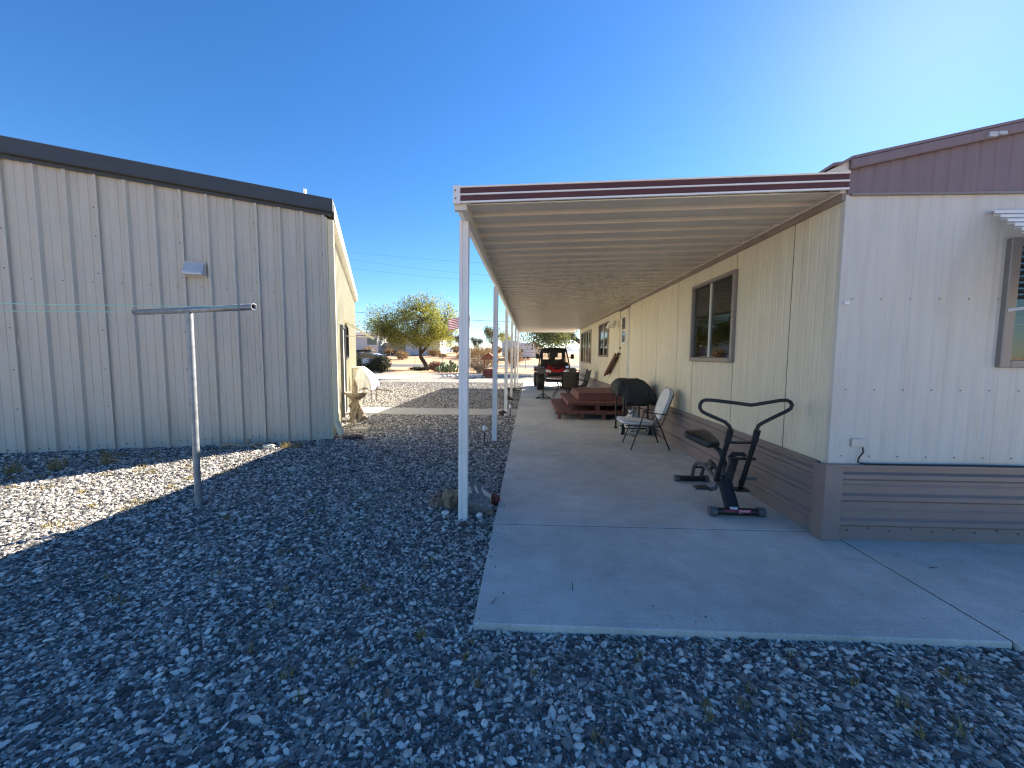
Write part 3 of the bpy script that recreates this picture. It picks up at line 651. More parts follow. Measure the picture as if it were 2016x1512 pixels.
# outer gutter beam
mb = MB(); z0 = cz(CX0) - 0.08
mb.prism([(CX0 - 0.03, z0), (CX0 + 0.03, z0 - 0.045), (CX0 + 0.075, z0 - 0.045), (CX0 + 0.075, z0 + 0.085), (CX0 + 0.065, z0 + 0.085), (CX0 + 0.065, z0 - 0.035), (CX0 + 0.03, z0 - 0.035), (CX0 - 0.02, z0 + 0.005), (CX0 - 0.02, z0 + 0.14), (CX0 - 0.03, z0 + 0.14)], lambda u, v, t: (u, t, v), CY0 + 0.05, CY1)
mb.build('gutter_beam', 'white_channel', cp)
q = MB(); q.box((CX0 - 0.03, CY1, z0), (HX, CY1 + 0.02, cz(HX) + 0.06)); q.build('rear_fascia', 'white_metal', cp)
# posts: fluted white extrusions
hw = 0.041
pp = [(-hw, -hw), (-0.016, -hw), (-0.012, -hw + 0.009), (0.012, -hw + 0.009), (0.016, -hw), (hw, -hw), (hw, -0.016), (hw - 0.009, -0.012), (hw - 0.009, 0.012), (hw, 0.016), (hw, hw), (0.016, hw), (0.012, hw - 0.009), (-0.012, hw - 0.009), (-0.016, hw), (-hw, hw), (-hw, 0.016), (-hw + 0.009, 0.012), (-hw + 0.009, -0.012), (-hw, -0.016)]
lean = 0.010
mb = MB(); nn = len(pp); zt = z0 - 0.03
vs = [(-0.612 - lean * 1.3 + a, 3.60 + b, -0.06) for a, b in pp] + [(-0.612 + lean * 1.3 + a, 3.60 + b, zt) for a, b in pp]
mb.add(vs, [tuple(range(nn - 1, -1, -1)), tuple(range(nn, 2 * nn))] + [(i, (i + 1) % nn, nn + (i + 1) % nn, nn + i) for i in range(nn)])
post0 = mb.build('post', 'white_metal', cp)
POSTS = [3.60, 6.98, 10.4, 13.75, 17.2, 21.1]
for yy in POSTS[1:]: piece(post0, 'post', cp, (0, yy - 3.60, 0))
q = MB(); q.box((CX0 - 0.028, CY0 + 0.012, z0 - 0.043), (CX0 + 0.074, CY0 + 0.049, z0 + 0.07)); q.build('gutter_end', 'white_channel', cp)

# ================================================================== METAL SHOP
shop = thing('metal_shop', 'tall tan ribbed metal workshop with dark roof trim', 'workshop', tuple(SB), STH)
PW = 1.026; RP = 0.342
def wtop(s): return 4.0 + 0.0655 * (-s if s > -5.13 else -(-10.26 - s))
def rprofile(a, b):      # proud ribs along a metal wall
    pr = [(a, 0)]; k = a + 0.33
    for i in range(3):
        c = a + RP * (i + 0.97)
        for g in (-0.228, -0.114):
            m_ = c + g
            pr += [(m_ - 0.012, 0), (m_ - 0.006, 0.006), (m_ + 0.006, 0.006), (m_ + 0.012, 0)]
        pr += [(c - 0.048, 0), (c - 0.026, 0.046), (c + 0.010, 0.046), (c + 0.034, 0)]
    pr = [(min(p[0], b), p[1]) for p in pr]
    pr.append((b, 0)); return pr
for k in range(10):
    b_ = 0.0 - k * PW; a_ = b_ - PW + 0.001
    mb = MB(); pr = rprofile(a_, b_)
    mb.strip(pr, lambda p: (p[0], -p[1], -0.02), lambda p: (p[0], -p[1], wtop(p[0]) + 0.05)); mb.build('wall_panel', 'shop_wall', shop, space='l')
pr0 = None
for k in range(11):
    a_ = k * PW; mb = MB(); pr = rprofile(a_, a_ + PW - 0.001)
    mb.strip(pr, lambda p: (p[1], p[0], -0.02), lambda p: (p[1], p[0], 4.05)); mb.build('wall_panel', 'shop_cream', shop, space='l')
SL = 11 * PW
mb = MB(); mb.box((-10.26, SL, -0.05), (-0.02, SL + 0.03, 4.0)); mb.box((-10.29, 0.03, -0.05), (-10.26, SL, 4.0)); mb.build('back_wall', 'shop_cream', shop, space='l')
# dark base strip, coloured as the shadow gap under the wall panels
mb = MB(); mb.box((-10.2, 0.012, -0.3), (-0.03, SL - 0.02, 0.04)); mb.build('base_shadow_strip', 'rock_dark', shop, space='l')
mb = MB()
rp = [(-10.5, wtop(-10.26) + 0.06), (-5.13, wtop(-5.13) + 0.20), (0.16, 4.22)]
mb.strip(rp, lambda p: (p[0], -0.10, p[1]), lambda p: (p[0], SL + 0.1, p[1])); mb.build('roof', 'gutter_metal', shop, space='l', solid=0.03)
mb = MB()
def rk(s): return 4.0 + 0.0655 * (-s)
mb.prism([(0.157, rk(0.157) + 0.045), (0.157, rk(0.157) + 0.275), (-5.13, rk(-5.13) + 0.275), (-5.13, rk(-5.13) + 0.045)], lambda u, v, t: (u, t, v), -0.135, -0.05)
mb.prism([(-5.13, rk(-5.13) + 0.01), (-5.13, rk(-5.13) + 0.275), (-10.4, rk(0.14) + 0.275), (-10.4, rk(0.14) + 0.01)], lambda u, v, t: (u, t, v), -0.135, -0.05)
rt_ = mb.build('rake_trim', 'dark_trim', shop, space='l', bev=0.012)
mb = MB(); mb.prism([(0.13, rk(0.13) - 0.005), (0.13, rk(0.13) + 0.07), (-5.13, rk(-5.13) + 0.07), (-5.13, rk(-5.13) - 0.005)], lambda u, v, t: (u, t, v), -0.06, -0.035); mb.build('rake_flashing', 'dark_trim', shop, space='l')
mb = MB(); mb.box((0.03, 0.14, 3.93), (0.17, SL + 0.1, 3.95)); mb.box((0.155, -0.048, 3.94), (0.17, SL + 0.1, 4.20)); mb.build('gutter', 'gutter_metal', shop, space='l')
# corner trim + downspout
mb = MB(); mb.box((-0.005, -0.036, -0.02), (0.042, 0.10, 3.97)); mb.build('corner_trim', 'shop_cream', shop, space='l', bev=0.004)
mb = MB(); mb.box((0.047, -0.05, 0.26), (0.145, 0.03, 3.93)); mb.bar((0.096, -0.01, 0.30), (0.20, -0.10, 0.06), 0.098, 0.08); ds = mb.build('downspout', 'spout_cream', shop, space='l', bev=0.006)
# side door, window, awning
mb = MB(); mb.box((0.03, 2.30, 0.02), (0.10, 2.36, 2.25)); mb.box((0.03, 3.18, 0.02), (0.10, 3.24, 2.25)); mb.box((0.03, 2.36, 2.19), (0.098, 3.18, 2.25)); df = mb.build('door_frame', 'dark_trim', shop, space='l')
mb = MB(); mb.box((0.034, 2.36, 0.02), (0.06, 3.18, 2.19)); mb.build('door_leaf', 'white_metal', df, space='l')
mb = MB(); mb.box((0.03, 3.95, 1.42), (0.085, 4.0, 2.35)); mb.box((0.03, 4.95, 1.42), (0.085, 5.0, 2.35)); mb.box((0.03, 4.0, 1.42), (0.083, 4.95, 1.47)); mb.box((0.03, 4.0, 2.30), (0.083, 4.95, 2.35)); wf = mb.build('window', 'dark_trim', shop, space='l')
mb = MB(); mb.box((0.036, 4.0, 1.47), (0.05, 4.95, 2.30)); mb.build('pane', 'car_glass', wf, space='l')
mb = MB(); pr = []
for i in range(13):
    t = i / 12.0; pr += [(0.04 + 0.74 * t, 2.47 - 0.46 * t), (0.04 + 0.74 * t + 0.03, 2.47 - 0.46 * t + 0.012)]
mb.strip(pr, lambda p: (p[0], 3.85, p[1]), lambda p: (p[0], 5.15, p[1])); wa = mb.build('awning', 'shop_cream', shop, space='l', solid=0.012)
mb = MB(); mb.bar((0.03, 3.87, 2.45), (0.80, 3.87, 1.975), 0.02, 0.05); mb.build('awning_rail', 'shop_cream', wa, space='l')
mb = MB(); mb.bar((0.03, 3.87, 2.05), (0.72, 3.87, 2.03), 0.02, 0.02); mb.build('awning_arm', 'shop_cream', wa, space='l')
mb = MB(); mb.box((0.03, 7.2, 0.25), (0.42, 7.9, 1.05)); mb.box((0.02, 7.16, 1.05), (0.47, 7.94, 1.09)); mb.build('utility_box', 'shop_cream', shop, space='l', bev=0.01)
# wall vent hood
mb = MB(); mb.prism([(-0.032, 3.01), (-0.045, 3.01), (-0.17, 2.84), (-0.17, 2.80), (-0.155, 2.80), (-0.032, 2.80)], lambda u, v, t: (t, u, v), -2.05, -1.79); vh = mb.build('vent_hood', 'vent_metal', shop, space='l', bev=0.004)
mb = MB(); mb.box((-2.07, -0.04, 2.78), (-1.77, -0.03, 3.03)); mb.build('flange', 'shop_wall', vh, space='l')
mb = MB(); mb.cyl((-0.42, 0.9, 4.2), (-0.42, 0.9, 4.74), 0.03, 10); mb.build('roof_pipe', 'white_metal', shop, space='l')
mb = MB()
for k in range(30):
    s = -0.012 - k * RP
    for zz, dx in ((2.62, -0.125), (0.10, -0.1), (0.11, -0.2)): mb.cyl((s + dx, -0.0, zz), (s + dx, -0.009, zz), 0.0085, 6)
    if k % 3 == 0:
        for zz in (0.72, 1.3, 1.9, 2.75, 3.3, 3.72): mb.cyl((s - 0.04, -0.03, zz), (s - 0.04, -0.04, zz), 0.0085, 6)
tag(mb.build('screw', 'screw', shop, space='l'), None, None, kind='stuff')
# ================================================================== CLOTHESLINE
cl = thing('clothesline_post', 'galvanized steel T shaped clothesline pole standing in the gravel', 'clothesline pole', (-3.30, 3.68, -0.05))
ptop = (-3.440, 3.790, 1.953); aL = (-4.306, 4.060, 1.991); aR = (-2.587, 3.550, 1.989)
mb = MB(); mb.tube([(-3.433, 3.761, -0.15), ptop], 0.031, 18); mb.build('pole', 'galvanized', cl, smooth=True)
mb = MB(); mb.tube([aL, (ptop[0], ptop[1], ptop[2] + 0.032), aR], 0.030, 18, caps=False); arm = mb.build('cross_arm', 'galvanized', cl, smooth=True, solid=0.004)
dR = (Vector(aR) - Vector(aL)).normalized()
mb = MB(); mb.cyl(Vector(aR) - dR * 0.03, Vector(aR) - dR * 0.028, 0.027, 16); mb.build('bore_shade', 'dark_hole', arm)  # black disc painted in for the shaded inside of the open tube
mb = MB(); mb.tube([(ptop[0] + 0.025, ptop[1] - 0.02, ptop[2] - 0.02), (ptop[0] + 0.01, ptop[1] - 0.03, ptop[2] + 0.02), (ptop[0] - 0.01, ptop[1] - 0.01, ptop[2] + 0.05)], 0.012, 8); mb.build('weld', 'galvanized', cl, smooth=True)
for q_ in (Vector(aL) + dR * 0.05, Vector(aR) - dR * 0.14):
    mb = MB(); c = q_ + Vector((-0.01, -0.035, 0.0)); mb.tube([c + Vector((0.022 * math.cos(t), 0.0, 0.022 * math.sin(t))) for t in np.linspace(0, 5.6, 10)], 0.0055, 6); mb.cyl(q_ + Vector((0, 0.04, 0)), q_ + Vector((0, -0.03, 0)), 0.006, 8)
    mb.build('eye_bolt', 'galvanized', cl, smooth=True)
for i, (q_, e_, lb) in enumerate(((Vector(aR) - dR * 0.14, Vector((-9.2, 2.0, 2.02)), 'green clothesline cord tied to the near end of the pole arm'), (Vector(aL) + dR * 0.05, Vector((-9.6, 1.9, 1.98)), 'green clothesline cord tied to the far end of the pole arm'))):
    mb = MB(); q_ = q_ + Vector((-0.02, -0.035, 0.0)); mb.tube([q_.lerp(e_, t) - Vector((0, 0, 0.10 * 4 * t * (1 - t) * (0.4 if i == 0 else 0.5))) for t in np.linspace(0, 1, 14)], 0.0048, 6)
    mb.build('cord', 'line_green', cl)['label'] = lb

# ================================================================== EXERCISE MACHINE
ex = thing('exercise_machine', 'black sit-down cardio exercise machine with wide looped handlebar on the patio', 'exercise machine', (2.03, 4.1, 0))
mb = MB(); mb.cyl((1.80, 3.72, 0.046), (2.25, 3.715, 0.046), 0.036, 18); fb = mb.build('front_foot', 'black_metal', ex, smooth=True)
for xa_, xb_ in ((1.765, 1.83), (2.22, 2.285)):
    q = MB(); q.cyl((xa_, 3.72, 0.046), (xb_, 3.716, 0.046), 0.0445, 18); q.build('end_cap', 'grey_cap', fb, smooth=True)
def text(body, size, loc, m, parent, rot=(PI / 2, 0, 0), ext=0.0008, sx=1.0):
    c = bpy.data.curves.new('lettering', 'FONT'); c.body = body; c.size = size; c.extrude = ext
    c.materials.append(MATS[m]); t_ = bpy.data.objects.new('lettering_curve', c); me = bpy.data.meshes.new_from_object(t_); bpy.data.objects.remove(t_)
    o = bpy.data.objects.new('lettering', me); COL.objects.link(o); o.parent = parent
    o.location = WM[parent.name].inverted() @ Vector(loc); o.rotation_euler = rot; o.scale = (sx, 1, 1); WM[o.name] = WM[parent.name].copy(); return o
text('CARDIO', 0.030, (1.885, 3.6842, 0.056), 'label_red', fb, (PI / 2 - 0.3, 0, 0), sx=1.15)
q = MB(); q.add([(2.025, 3.6828, 0.052), (2.145, 3.6828, 0.052), (2.145, 3.688, 0.078), (2.025, 3.688, 0.078)], [(0, 1, 2, 3)]); q.build('label_panel', 'label_red', fb, solid=0.0015)
text('TRAINER', 0.027, (2.027, 3.6805, 0.056), 'label_white', fb, (PI / 2 - 0.2, 0, 0), sx=0.95)
q = MB(); q.box((2.03, 3.6815, 0.044), (2.135, 3.6835, 0.050)); q.build('label_underline', 'label_white', fb)
mb = MB(); mb.bar((1.99, 3.74, 0.07), (1.995, 3.92, 0.30), 0.125, 0.045, (0, -1, 0.5)); bmn = mb.build('front_beam', 'black_metal', ex, bev=0.008)
for dx in (-0.05, 0.05):
    q = MB(); q.bar((1.99 + dx, 3.718, 0.085), (1.995 + dx, 3.895, 0.31), 0.014, 0.012, (0, -1, 0.5)); q.build('beam_rib', 'black_plastic', bmn)
q = MB(); q.bar((1.955, 3.708, 0.083), (2.025, 3.708, 0.083), 0.02, 0.024); q.build('spec_sticker', 'label_white', bmn)
mb = MB(); mb.bar((2.03, 3.93, 0.28), (2.13, 4.00, 0.52), 0.085, 0.06, (0, -1, 0)); mb.build('column', 'black_plastic', ex, bev=0.012)
mb = MB(); mb.tube([(2.07, 3.98, 0.505), (2.105, 3.98, 0.55), (2.19, 3.96, 0.555), (2.21, 3.95, 0.535)], 0.022, 10); mb.build('column_hook', 'black_metal', ex, smooth=True)
for xb, zb in ((1.905, 0.29), (2.155, 0.25)):
    mb = MB(); mb.cyl((xb, 3.90, zb), (xb + 0.008, 3.70, 0.80), 0.0235, 16); up_ = mb.build('upright', 'black_metal', ex, smooth=True)
    q = MB(); q.cyl((xb + 0.006, 3.727, 0.73), (xb + 0.009, 3.69, 0.852), 0.0295, 16); q.build('sleeve', 'black_plastic', up_, smooth=True)
loop_px = [(1435.5, 850), (1434.5, 842), (1431.4, 836.7), (1422.8, 829), (1386.7, 813.5), (1378, 808.5), (1374.2, 802), (1374.4, 794.6), (1378, 789), (1384.5, 786.6), (1398.8, 786.9), (1440, 791.6), (1464, 794.8), (1471, 795.6), (1477, 794.8), (1500, 790.5), (1525, 786), (1537, 785.5), (1544, 788.6), (1547.6, 794.5), (1545.5, 801.5), (1539, 806), (1522, 815), (1492.5, 831), (1486.5, 835.8), (1484.5, 842), (1484, 850)]
pts_ = [((u - 1041.5) / 206.8, 3.66 + max(0, (0.86 - (1.55 - (v - 701.5) / 206.8))) * 0.4, 1.55 - (v - 701.5) / 206.8) for u, v in loop_px]
mb = MB(); mb.tube(pts_, 0.0165, 12); mb.build('handlebar', 'black_plastic', ex, smooth=True, ang=180)
mb = MB(); mb.cyl((1.915, 3.745, 0.72), (2.165, 3.745, 0.72), 0.013, 10); mb.build('crossbar', 'black_metal', ex, smooth=True)
mb = MB(); mb.cyl((2.00, 3.86, 0.53), (2.25, 3.85, 0.535), 0.014, 10); mb.build('pivot_rod', 'black_metal', ex, smooth=True)
mb = MB(); mb.cyl((2.15, 3.87, 0.325), (2.275, 3.86, 0.33), 0.014, 10); mb.build('foot_peg', 'grey_cap', ex, smooth=True)
for xa_, xb_, z_ in ((1.715, 1.86, 0.205), (2.11, 2.25, 0.19)):
    q = MB(); q.box((xa_, 3.90, z_ - 0.015), (xb_, 4.00, z_ + 0.01)); q.build('pedal', 'black_plastic', ex, bev=0.008)
mb = MB(); mb.tube([(1.83, 3.95, 0.20), (1.88, 3.94, 0.185), (1.92, 3.94, 0.20), (1.945, 3.95, 0.26), (1.94, 3.97, 0.38)], 0.02, 10); mb.build('pedal_arm', 'grey_cap', ex, smooth=True, ang=180)
mb = MB(); mb.tube([(2.18, 3.95, 0.19), (2.16, 3.92, 0.24), (2.155, 3.9, 0.30)], 0.02, 10); mb.build('pedal_arm', 'black_metal', ex, smooth=True, ang=180)
mb = MB(); mb.cyl((1.83, 4.75, 0.04), (2.20, 4.75, 0.04), 0.034, 16); rb = mb.build('rear_foot', 'black_metal', ex, smooth=True)
for xa_, xb_ in ((1.82, 1.87), (2.18, 2.225)):
    q = MB(); q.cyl((xa_, 4.75, 0.04), (xb_, 4.75, 0.04), 0.041, 16); q.build('end_cap', 'grey_cap', rb, smooth=True)
for xo in (0.0, 0.115):
    mb = MB(); mb.tube([(2.02 + xo, 4.74, 0.06), (2.035 + xo, 4.72, 0.20), (2.045 + xo, 4.66, 0.26), (2.06 + xo, 4.56, 0.272), (2.07 + xo * 0.8, 4.45, 0.255), (2.03 + xo * 0.4, 4.10, 0.22), (2.0 + xo * 0.3, 3.95, 0.25)], 0.021, 10); mb.build('frame_tube', 'grey_cap', ex, smooth=True, ang=180)
mb = MB(); mb.cyl((2.03, 4.72, 0.19), (2.16, 4.72, 0.19), 0.012, 8); mb.build('frame_brace', 'black_metal', ex, smooth=True)
mb = MB(); mb.tube([(2.06, 4.02, 0.34), (2.09, 4.12, 0.42), (2.085, 4.20, 0.52), (2.03, 4.26, 0.575)], 0.026, 10); mb.build('seat_post', 'black_metal', ex, smooth=True, ang=180)
mb = MB(); mb.tube([(1.99, 4.02, 0.33), (1.97, 4.10, 0.40), (1.99, 4.22, 0.41), (2.06, 4.30, 0.33), (2.08, 4.4, 0.26)], 0.018, 10); mb.build('linkage', 'black_metal', ex, smooth=True, ang=180)
mb = MB(); mb.cyl((1.95, 4.0, 0.33), (2.10, 4.0, 0.33), 0.035, 14); mb.build('hub', 'grey_cap', ex, smooth=True)
# padded seat: tapered, tipped towards the front
seat_o = [(-0.075, -0.16), (0.075, -0.16), (0.10, -0.12), (0.165, 0.08), (0.16, 0.13), (0.12, 0.16), (-0.12, 0.16), (-0.16, 0.13), (-0.165, 0.08), (-0.10, -0.12)]
Rm = Matrix.Translation((1.955, 4.33, 0.63)) @ Matrix.Rotation(R(20), 4, 'Z') @ Matrix.Rotation(R(17), 4, 'X')
mb = MB(); ring = lambda s, z: [tuple(Rm @ Vector((a * s, b * s, z))) for a, b in seat_o]
mb.grid([ring(0.9, -0.03), ring(1.0, -0.022), ring(1.0, 0.018), ring(0.93, 0.036), ring(0.6, 0.043)], wrap=True)
n0 = len(mb.v); mb.f.append(tuple(range(n0 - 10, n0))); mb.f.append(tuple(range(9, -1, -1))); mb.mi += [0, 0]
mb.build('seat', 'vinyl', ex, smooth=True, ang=50)

# ================================================================== FOLDING CHAIR
ch = thing('folding_chair', 'folding patio chair with white cushion and black metal legs', 'chair', (2.0, 6.57, 0))
for yy, s in ((6.30, 1), (6.86, -1)):
    yi = yy + 0.03 * s
    mb = MB(); mb.tube([(1.685, yy, 0.0), (1.90, yi, 0.635), (1.885, yi, 0.645)], 0.0115, 10); mb.build('leg', 'black_metal', ch, smooth=True)
    mb = MB(); mb.tube([(2.312, yy, 0.0), (2.15, yi, 0.42)], 0.0115, 10); mb.build('leg', 'black_metal', ch, smooth=True)
    mb = MB(); mb.bar((1.86, yi, 0.635), (2.27, yi, 0.582), 0.03, 0.014); mb.build('armrest', 'black_plastic', ch, bev=0.004)
    mb = MB(); mb.tube([(2.06, yi, 0.60), (2.14, yi, 0.42)], 0.010, 8); mb.build('arm_support', 'black_metal', ch, smooth=True)
    mb = MB(); mb.tube([(1.60, yi, 0.405), (2.14, yi, 0.385), (2.2, yi, 0.45), (2.36, yi, 0.93)], 0.011, 8); mb.build('side_frame', 'black_metal', ch, smooth=True)
mb = MB(); mb.cyl((2.24, 6.31, 0.19), (2.24, 6.85, 0.19), 0.008, 8); mb.build('stretcher', 'black_metal', ch)
mb = MB(); mb.cyl((1.755, 6.31, 0.21), (1.755, 6.85, 0.21), 0.008, 8); mb.build('stretcher', 'black_metal', ch)
mb = MB(); mb.tube([(1.95, 6.32, 0.36), (1.76, 6.6, 0.24), (1.95, 6.84, 0.36)], 0.006, 6); mb.build('brace', 'black_metal', ch)
def cushion(outline, M4, th, name, parent):
    mb = MB(); cx = sum(a for a, b in outline) / len(outline); cy = sum(b for a, b in outline) / len(outline)
    rg = lambda s, z: [tuple(M4 @ Vector((cx + (a - cx) * s, cy + (b - cy) * s, z))) for a, b in outline]
    mb.grid([rg(0.35, -th * 0.62), rg(0.9, -th * 0.52), rg(1.0, -th * 0.3), rg(1.0, th * 0.3), rg(0.9, th * 0.52), rg(0.35, th * 0.66)], wrap=True)
    k = len(outline); mb.f.append(tuple(range(k - 1, -1, -1))); mb.f.append(tuple(range(5 * k, 6 * k))); mb.mi += [0, 0]
    o = mb.build(name, 'cushion', parent, smooth=True, ang=180, sub=1)
    for z in (-th * 0.36, th * 0.36):
        q = MB(); q.tube(rg(1.005, z), 0.005, 6, closed=True); q.build('piping', 'piping', o, smooth=True, ang=180)
    return o
def rrect(w0, w1, l, r=0.07, n=5, rtop=0.16):
    o = [(-w0 / 2, 0.0), (w0 / 2, 0.0)]
    for k in range(n + 1):
        a = k / n * PI / 2; o.append((w1 / 2 - rtop + rtop * math.cos(a), l - rtop + rtop * math.sin(a)))
    for k in range(n + 1):
        a = PI / 2 + k / n * PI / 2; o.append((-w1 / 2 + rtop + rtop * math.cos(a), l - rtop + rtop * math.sin(a)))
    return o
# seat: local x -> world -y, local y -> world -x
Ms = Matrix.Translation((2.16, 6.58, 0.415)) @ Matrix.Rotation(R(90), 4, 'Z') @ Matrix.Rotation(R(4), 4, 'X')
cushion(rrect(0.46, 0.48, 0.62, rtop=0.07), Ms, 0.065, 'seat_cushion', ch)
Mb_ = Matrix.Translation((2.17, 6.58, 0.44)) @ Matrix.Rotation(R(90), 4, 'Z') @ Matrix.Rotation(R(110), 4, 'X')
bc = cushion(rrect(0.45, 0.44, 0.60, rtop=0.17), Mb_, 0.075, 'back_cushion', ch)
q = MB(); q.lathe([(0.004, -0.006), (0.016, -0.004), (0.016, 0.004), (0.004, 0.008)], (0, 0, 0), 10); q.v = [tuple(Matrix.Translation((2.215, 6.58, 0.72)) @ Matrix.Rotation(R(-70), 4, 'Y') @ Vector(p)) for p in q.v]; q.build('button', 'cushion', bc)

# ================================================================== GRILL UNDER A COVER, PROPANE TANK
gr = thing('gas_grill', 'gas grill hidden under a black fabric cover against the wall', 'grill', (2.1, 7.9, 0))
P = []; NA = 64
for zi, (t, wx, wy, dxx) in enumerate(((0, 1.0, 1.0, 0), (0.2, 1.01, 1.02, 0), (0.45, 1.0, 1.0, 0), (0.7, 0.93, 0.93, -0.01), (0.88, 0.80, 0.78, -0.02), (0.97, 0.66, 0.6, -0.03), (1.0, 0.35, 0.3, -0.03))):
    row = []
    for k in range(NA):
        a = 2 * PI * k / NA; ca, sa = math.cos(a), math.sin(a); e = 0.45
        ux = math.copysign(abs(ca) ** e, ca); uy = math.copysign(abs(sa) ** e, sa)
        fold = (0.045 * math.sin(a * 7 + 1.3 * zi * 0.3) + 0.03 * abs(math.sin(a * 6.5 + 0.5)) + 0.018 * math.sin(a * 15 + zi)) * (1 - t) ** 0.6
        nz_ = mnoise.noise(Vector((ca * 2.2, sa * 2.2, t * 3.2))) * 0.11 * (1 - t * 0.5)
        x = 2.12 + dxx + ux * 0.385 * wx * (1 + fold + nz_); y = 7.88 + uy * 0.33 * wy * (1 + fold + nz_)
        hem = 0.60 + 0.19 * max(0, (2.12 - x) / 0.4) ** 1.2 + 0.035 * math.sin(a * 5)
        topz = 1.085 - 0.16 * max(0, (x - 2.20) / 0.33) ** 1.5 + 0.012 * math.sin(a * 3)
        row.append((x, y, hem + (topz - hem) * t))
    P.append(row)
mb = MB(); mb.grid(P, wrap=True); nv = len(mb.v); mb.f.append(tuple(range(nv - NA, nv))); mb.mi.append(0)
mb.build('cover', 'grill_cloth', gr, smooth=True, ang=38, solid=0.004)
mb = MB(); mb.box((1.92, 7.66, 0.55), (2.36, 8.08, 0.80)); mb.build('firebox', 'black_metal', gr, bev=0.02)
for (x, y) in ((1.86, 8.20), (1.875, 7.60), (2.34, 8.20), (2.34, 7.60)):
    mb = MB(); mb.cyl((x, y, 0.03), (x, y, 0.82), 0.018, 12); lg = mb.build('leg', 'black_metal', gr, smooth=True)
    if y > 8: q = MB(); q.lathe([(0.02, 0.0), (0.032, 0.005), (0.032, 0.04), (0.02, 0.05)], (x, y, 0), 12); q.build('foot', 'black_plastic', lg, smooth=True)
for x in (1.845, 2.365):
    mb = MB(); mb.cyl((x - 0.03, 7.57, 0.095), (x + 0.03, 7.57, 0.095), 0.095, 24); wl_ = mb.build('wheel', 'tyre', gr, smooth=True)
    q = MB(); q.tube([(x - 0.032, 7.57 + 0.06 * math.cos(t), 0.095 + 0.06 * math.sin(t)) for t in np.linspace(0, 2 * PI, 24, endpoint=False)], 0.009, 6, closed=True); q.build('whitewall', 'white_paint', wl_, smooth=True, ang=180)
mb = MB(); mb.bar((1.86, 7.6, 0.12), (2.34, 7.6, 0.12), 0.02, 0.02); mb.build('axle', 'black_metal', gr)
for yy, zz in ((7.63, 0.53), (7.68, 0.47)):
    mb = MB(); mb.cyl((1.88, yy, zz), (1.93, yy + 0.03, zz), 0.018, 12); mb.build('regulator', 'rim', gr, smooth=True)
mb = MB(); mb.tube([(1.92, 7.66, 0.48), (2.0, 7.62, 0.40), (2.08, 7.66, 0.44), (2.12, 7.74, 0.52)], 0.01, 8); mb.build('gas_hose', 'cable', gr, smooth=True, ang=180)
tk = thing('propane_tank', 'pale grey propane tank standing below the covered grill', 'propane tank', (2.10, 7.80, 0.0))
mb = MB(); mb.lathe([(0.10, 0.0), (0.10, 0.03), (0.13, 0.045), (0.152, 0.09), (0.157, 0.20), (0.15, 0.29), (0.11, 0.345), (0.04, 0.37)], (2.10, 7.80, 0), 28); mb.build('body', 'tank_paint', tk, smooth=True)
mb = MB(); mb.lathe([(0.085, 0.35), (0.092, 0.46), (0.080, 0.46), (0.075, 0.35)], (2.10, 7.80, 0), 20); mb.build('collar', 'tank_paint', tk, smooth=True)
mb = MB(); mb.cyl((2.10, 7.80, 0.36), (2.10, 7.80, 0.43), 0.022, 10); mb.build('valve', 'rim', tk, smooth=True)

# ================================================================== WOODEN STEPS
dk = thing('wooden_steps', 'reddish brown wooden porch steps in three tiers by the door', 'steps', (1.5, 10.6, 0))
def tier(x0, x1, y0, y1, zb, zt, bw, legs=True, closed=False):
    t = 0.036
    n = max(1, round((x1 - x0) / bw)); w = (x1 - x0) / n
    for k in range(n):
        mb = MB(); mb.box((x0 + k * w + 0.004, y0 - 0.012, zt - t), (x0 + (k + 1) * w - 0.004, y1 + 0.012, zt)); mb.build('plank', 'deck_wood', dk, bev=0.005)
    hh = (zt - t - zb - 0.002) if closed else 0.035
    for a, b in (((x0, y0), (x1, y0 + 0.036)), ((x0, y1 - 0.036), (x1, y1)), ((x0, y0 + 0.036), (x0 + 0.036, y1 - 0.036)), ((x1 - 0.036, y0 + 0.036), (x1, y1 - 0.036))):
        mb = MB(); mb.box((a[0], a[1], zt - t - hh), (b[0], b[1], zt - t - 0.001)); mb.build('rim_board', 'deck_wood', dk, bev=0.004)
    if legs:
        ny = max(2, round((y1 - y0) / 0.9) + 1); nx = max(2, round((x1 - x0) / 0.7) + 1)
        for i in range(ny):
            for j in range(nx):
                if 0 < i < ny - 1 and 0 < j < nx - 1: continue
                xx = x0 + 0.04 + (x1 - x0 - 0.17) * j / (nx - 1); yy = y0 + 0.04 + (y1 - y0 - 0.17) * i / (ny - 1)
                mb = MB(); mb.box((xx, yy, zb + 0.001), (xx + 0.09, yy + 0.09, zt - t - 0.002)); mb.build('leg', 'deck_wood', dk, bev=0.004)
tier(0.67, 2.44, 9.24, 11.95, 0.0, 0.205, 0.14)
tier(0.96, 2.44, 9.40, 11.80, 0.205, 0.40, 0.14)
tier(1.275, 2.44, 9.85, 11.45, 0.40, 0.595, 0.145, legs=False, closed=True)

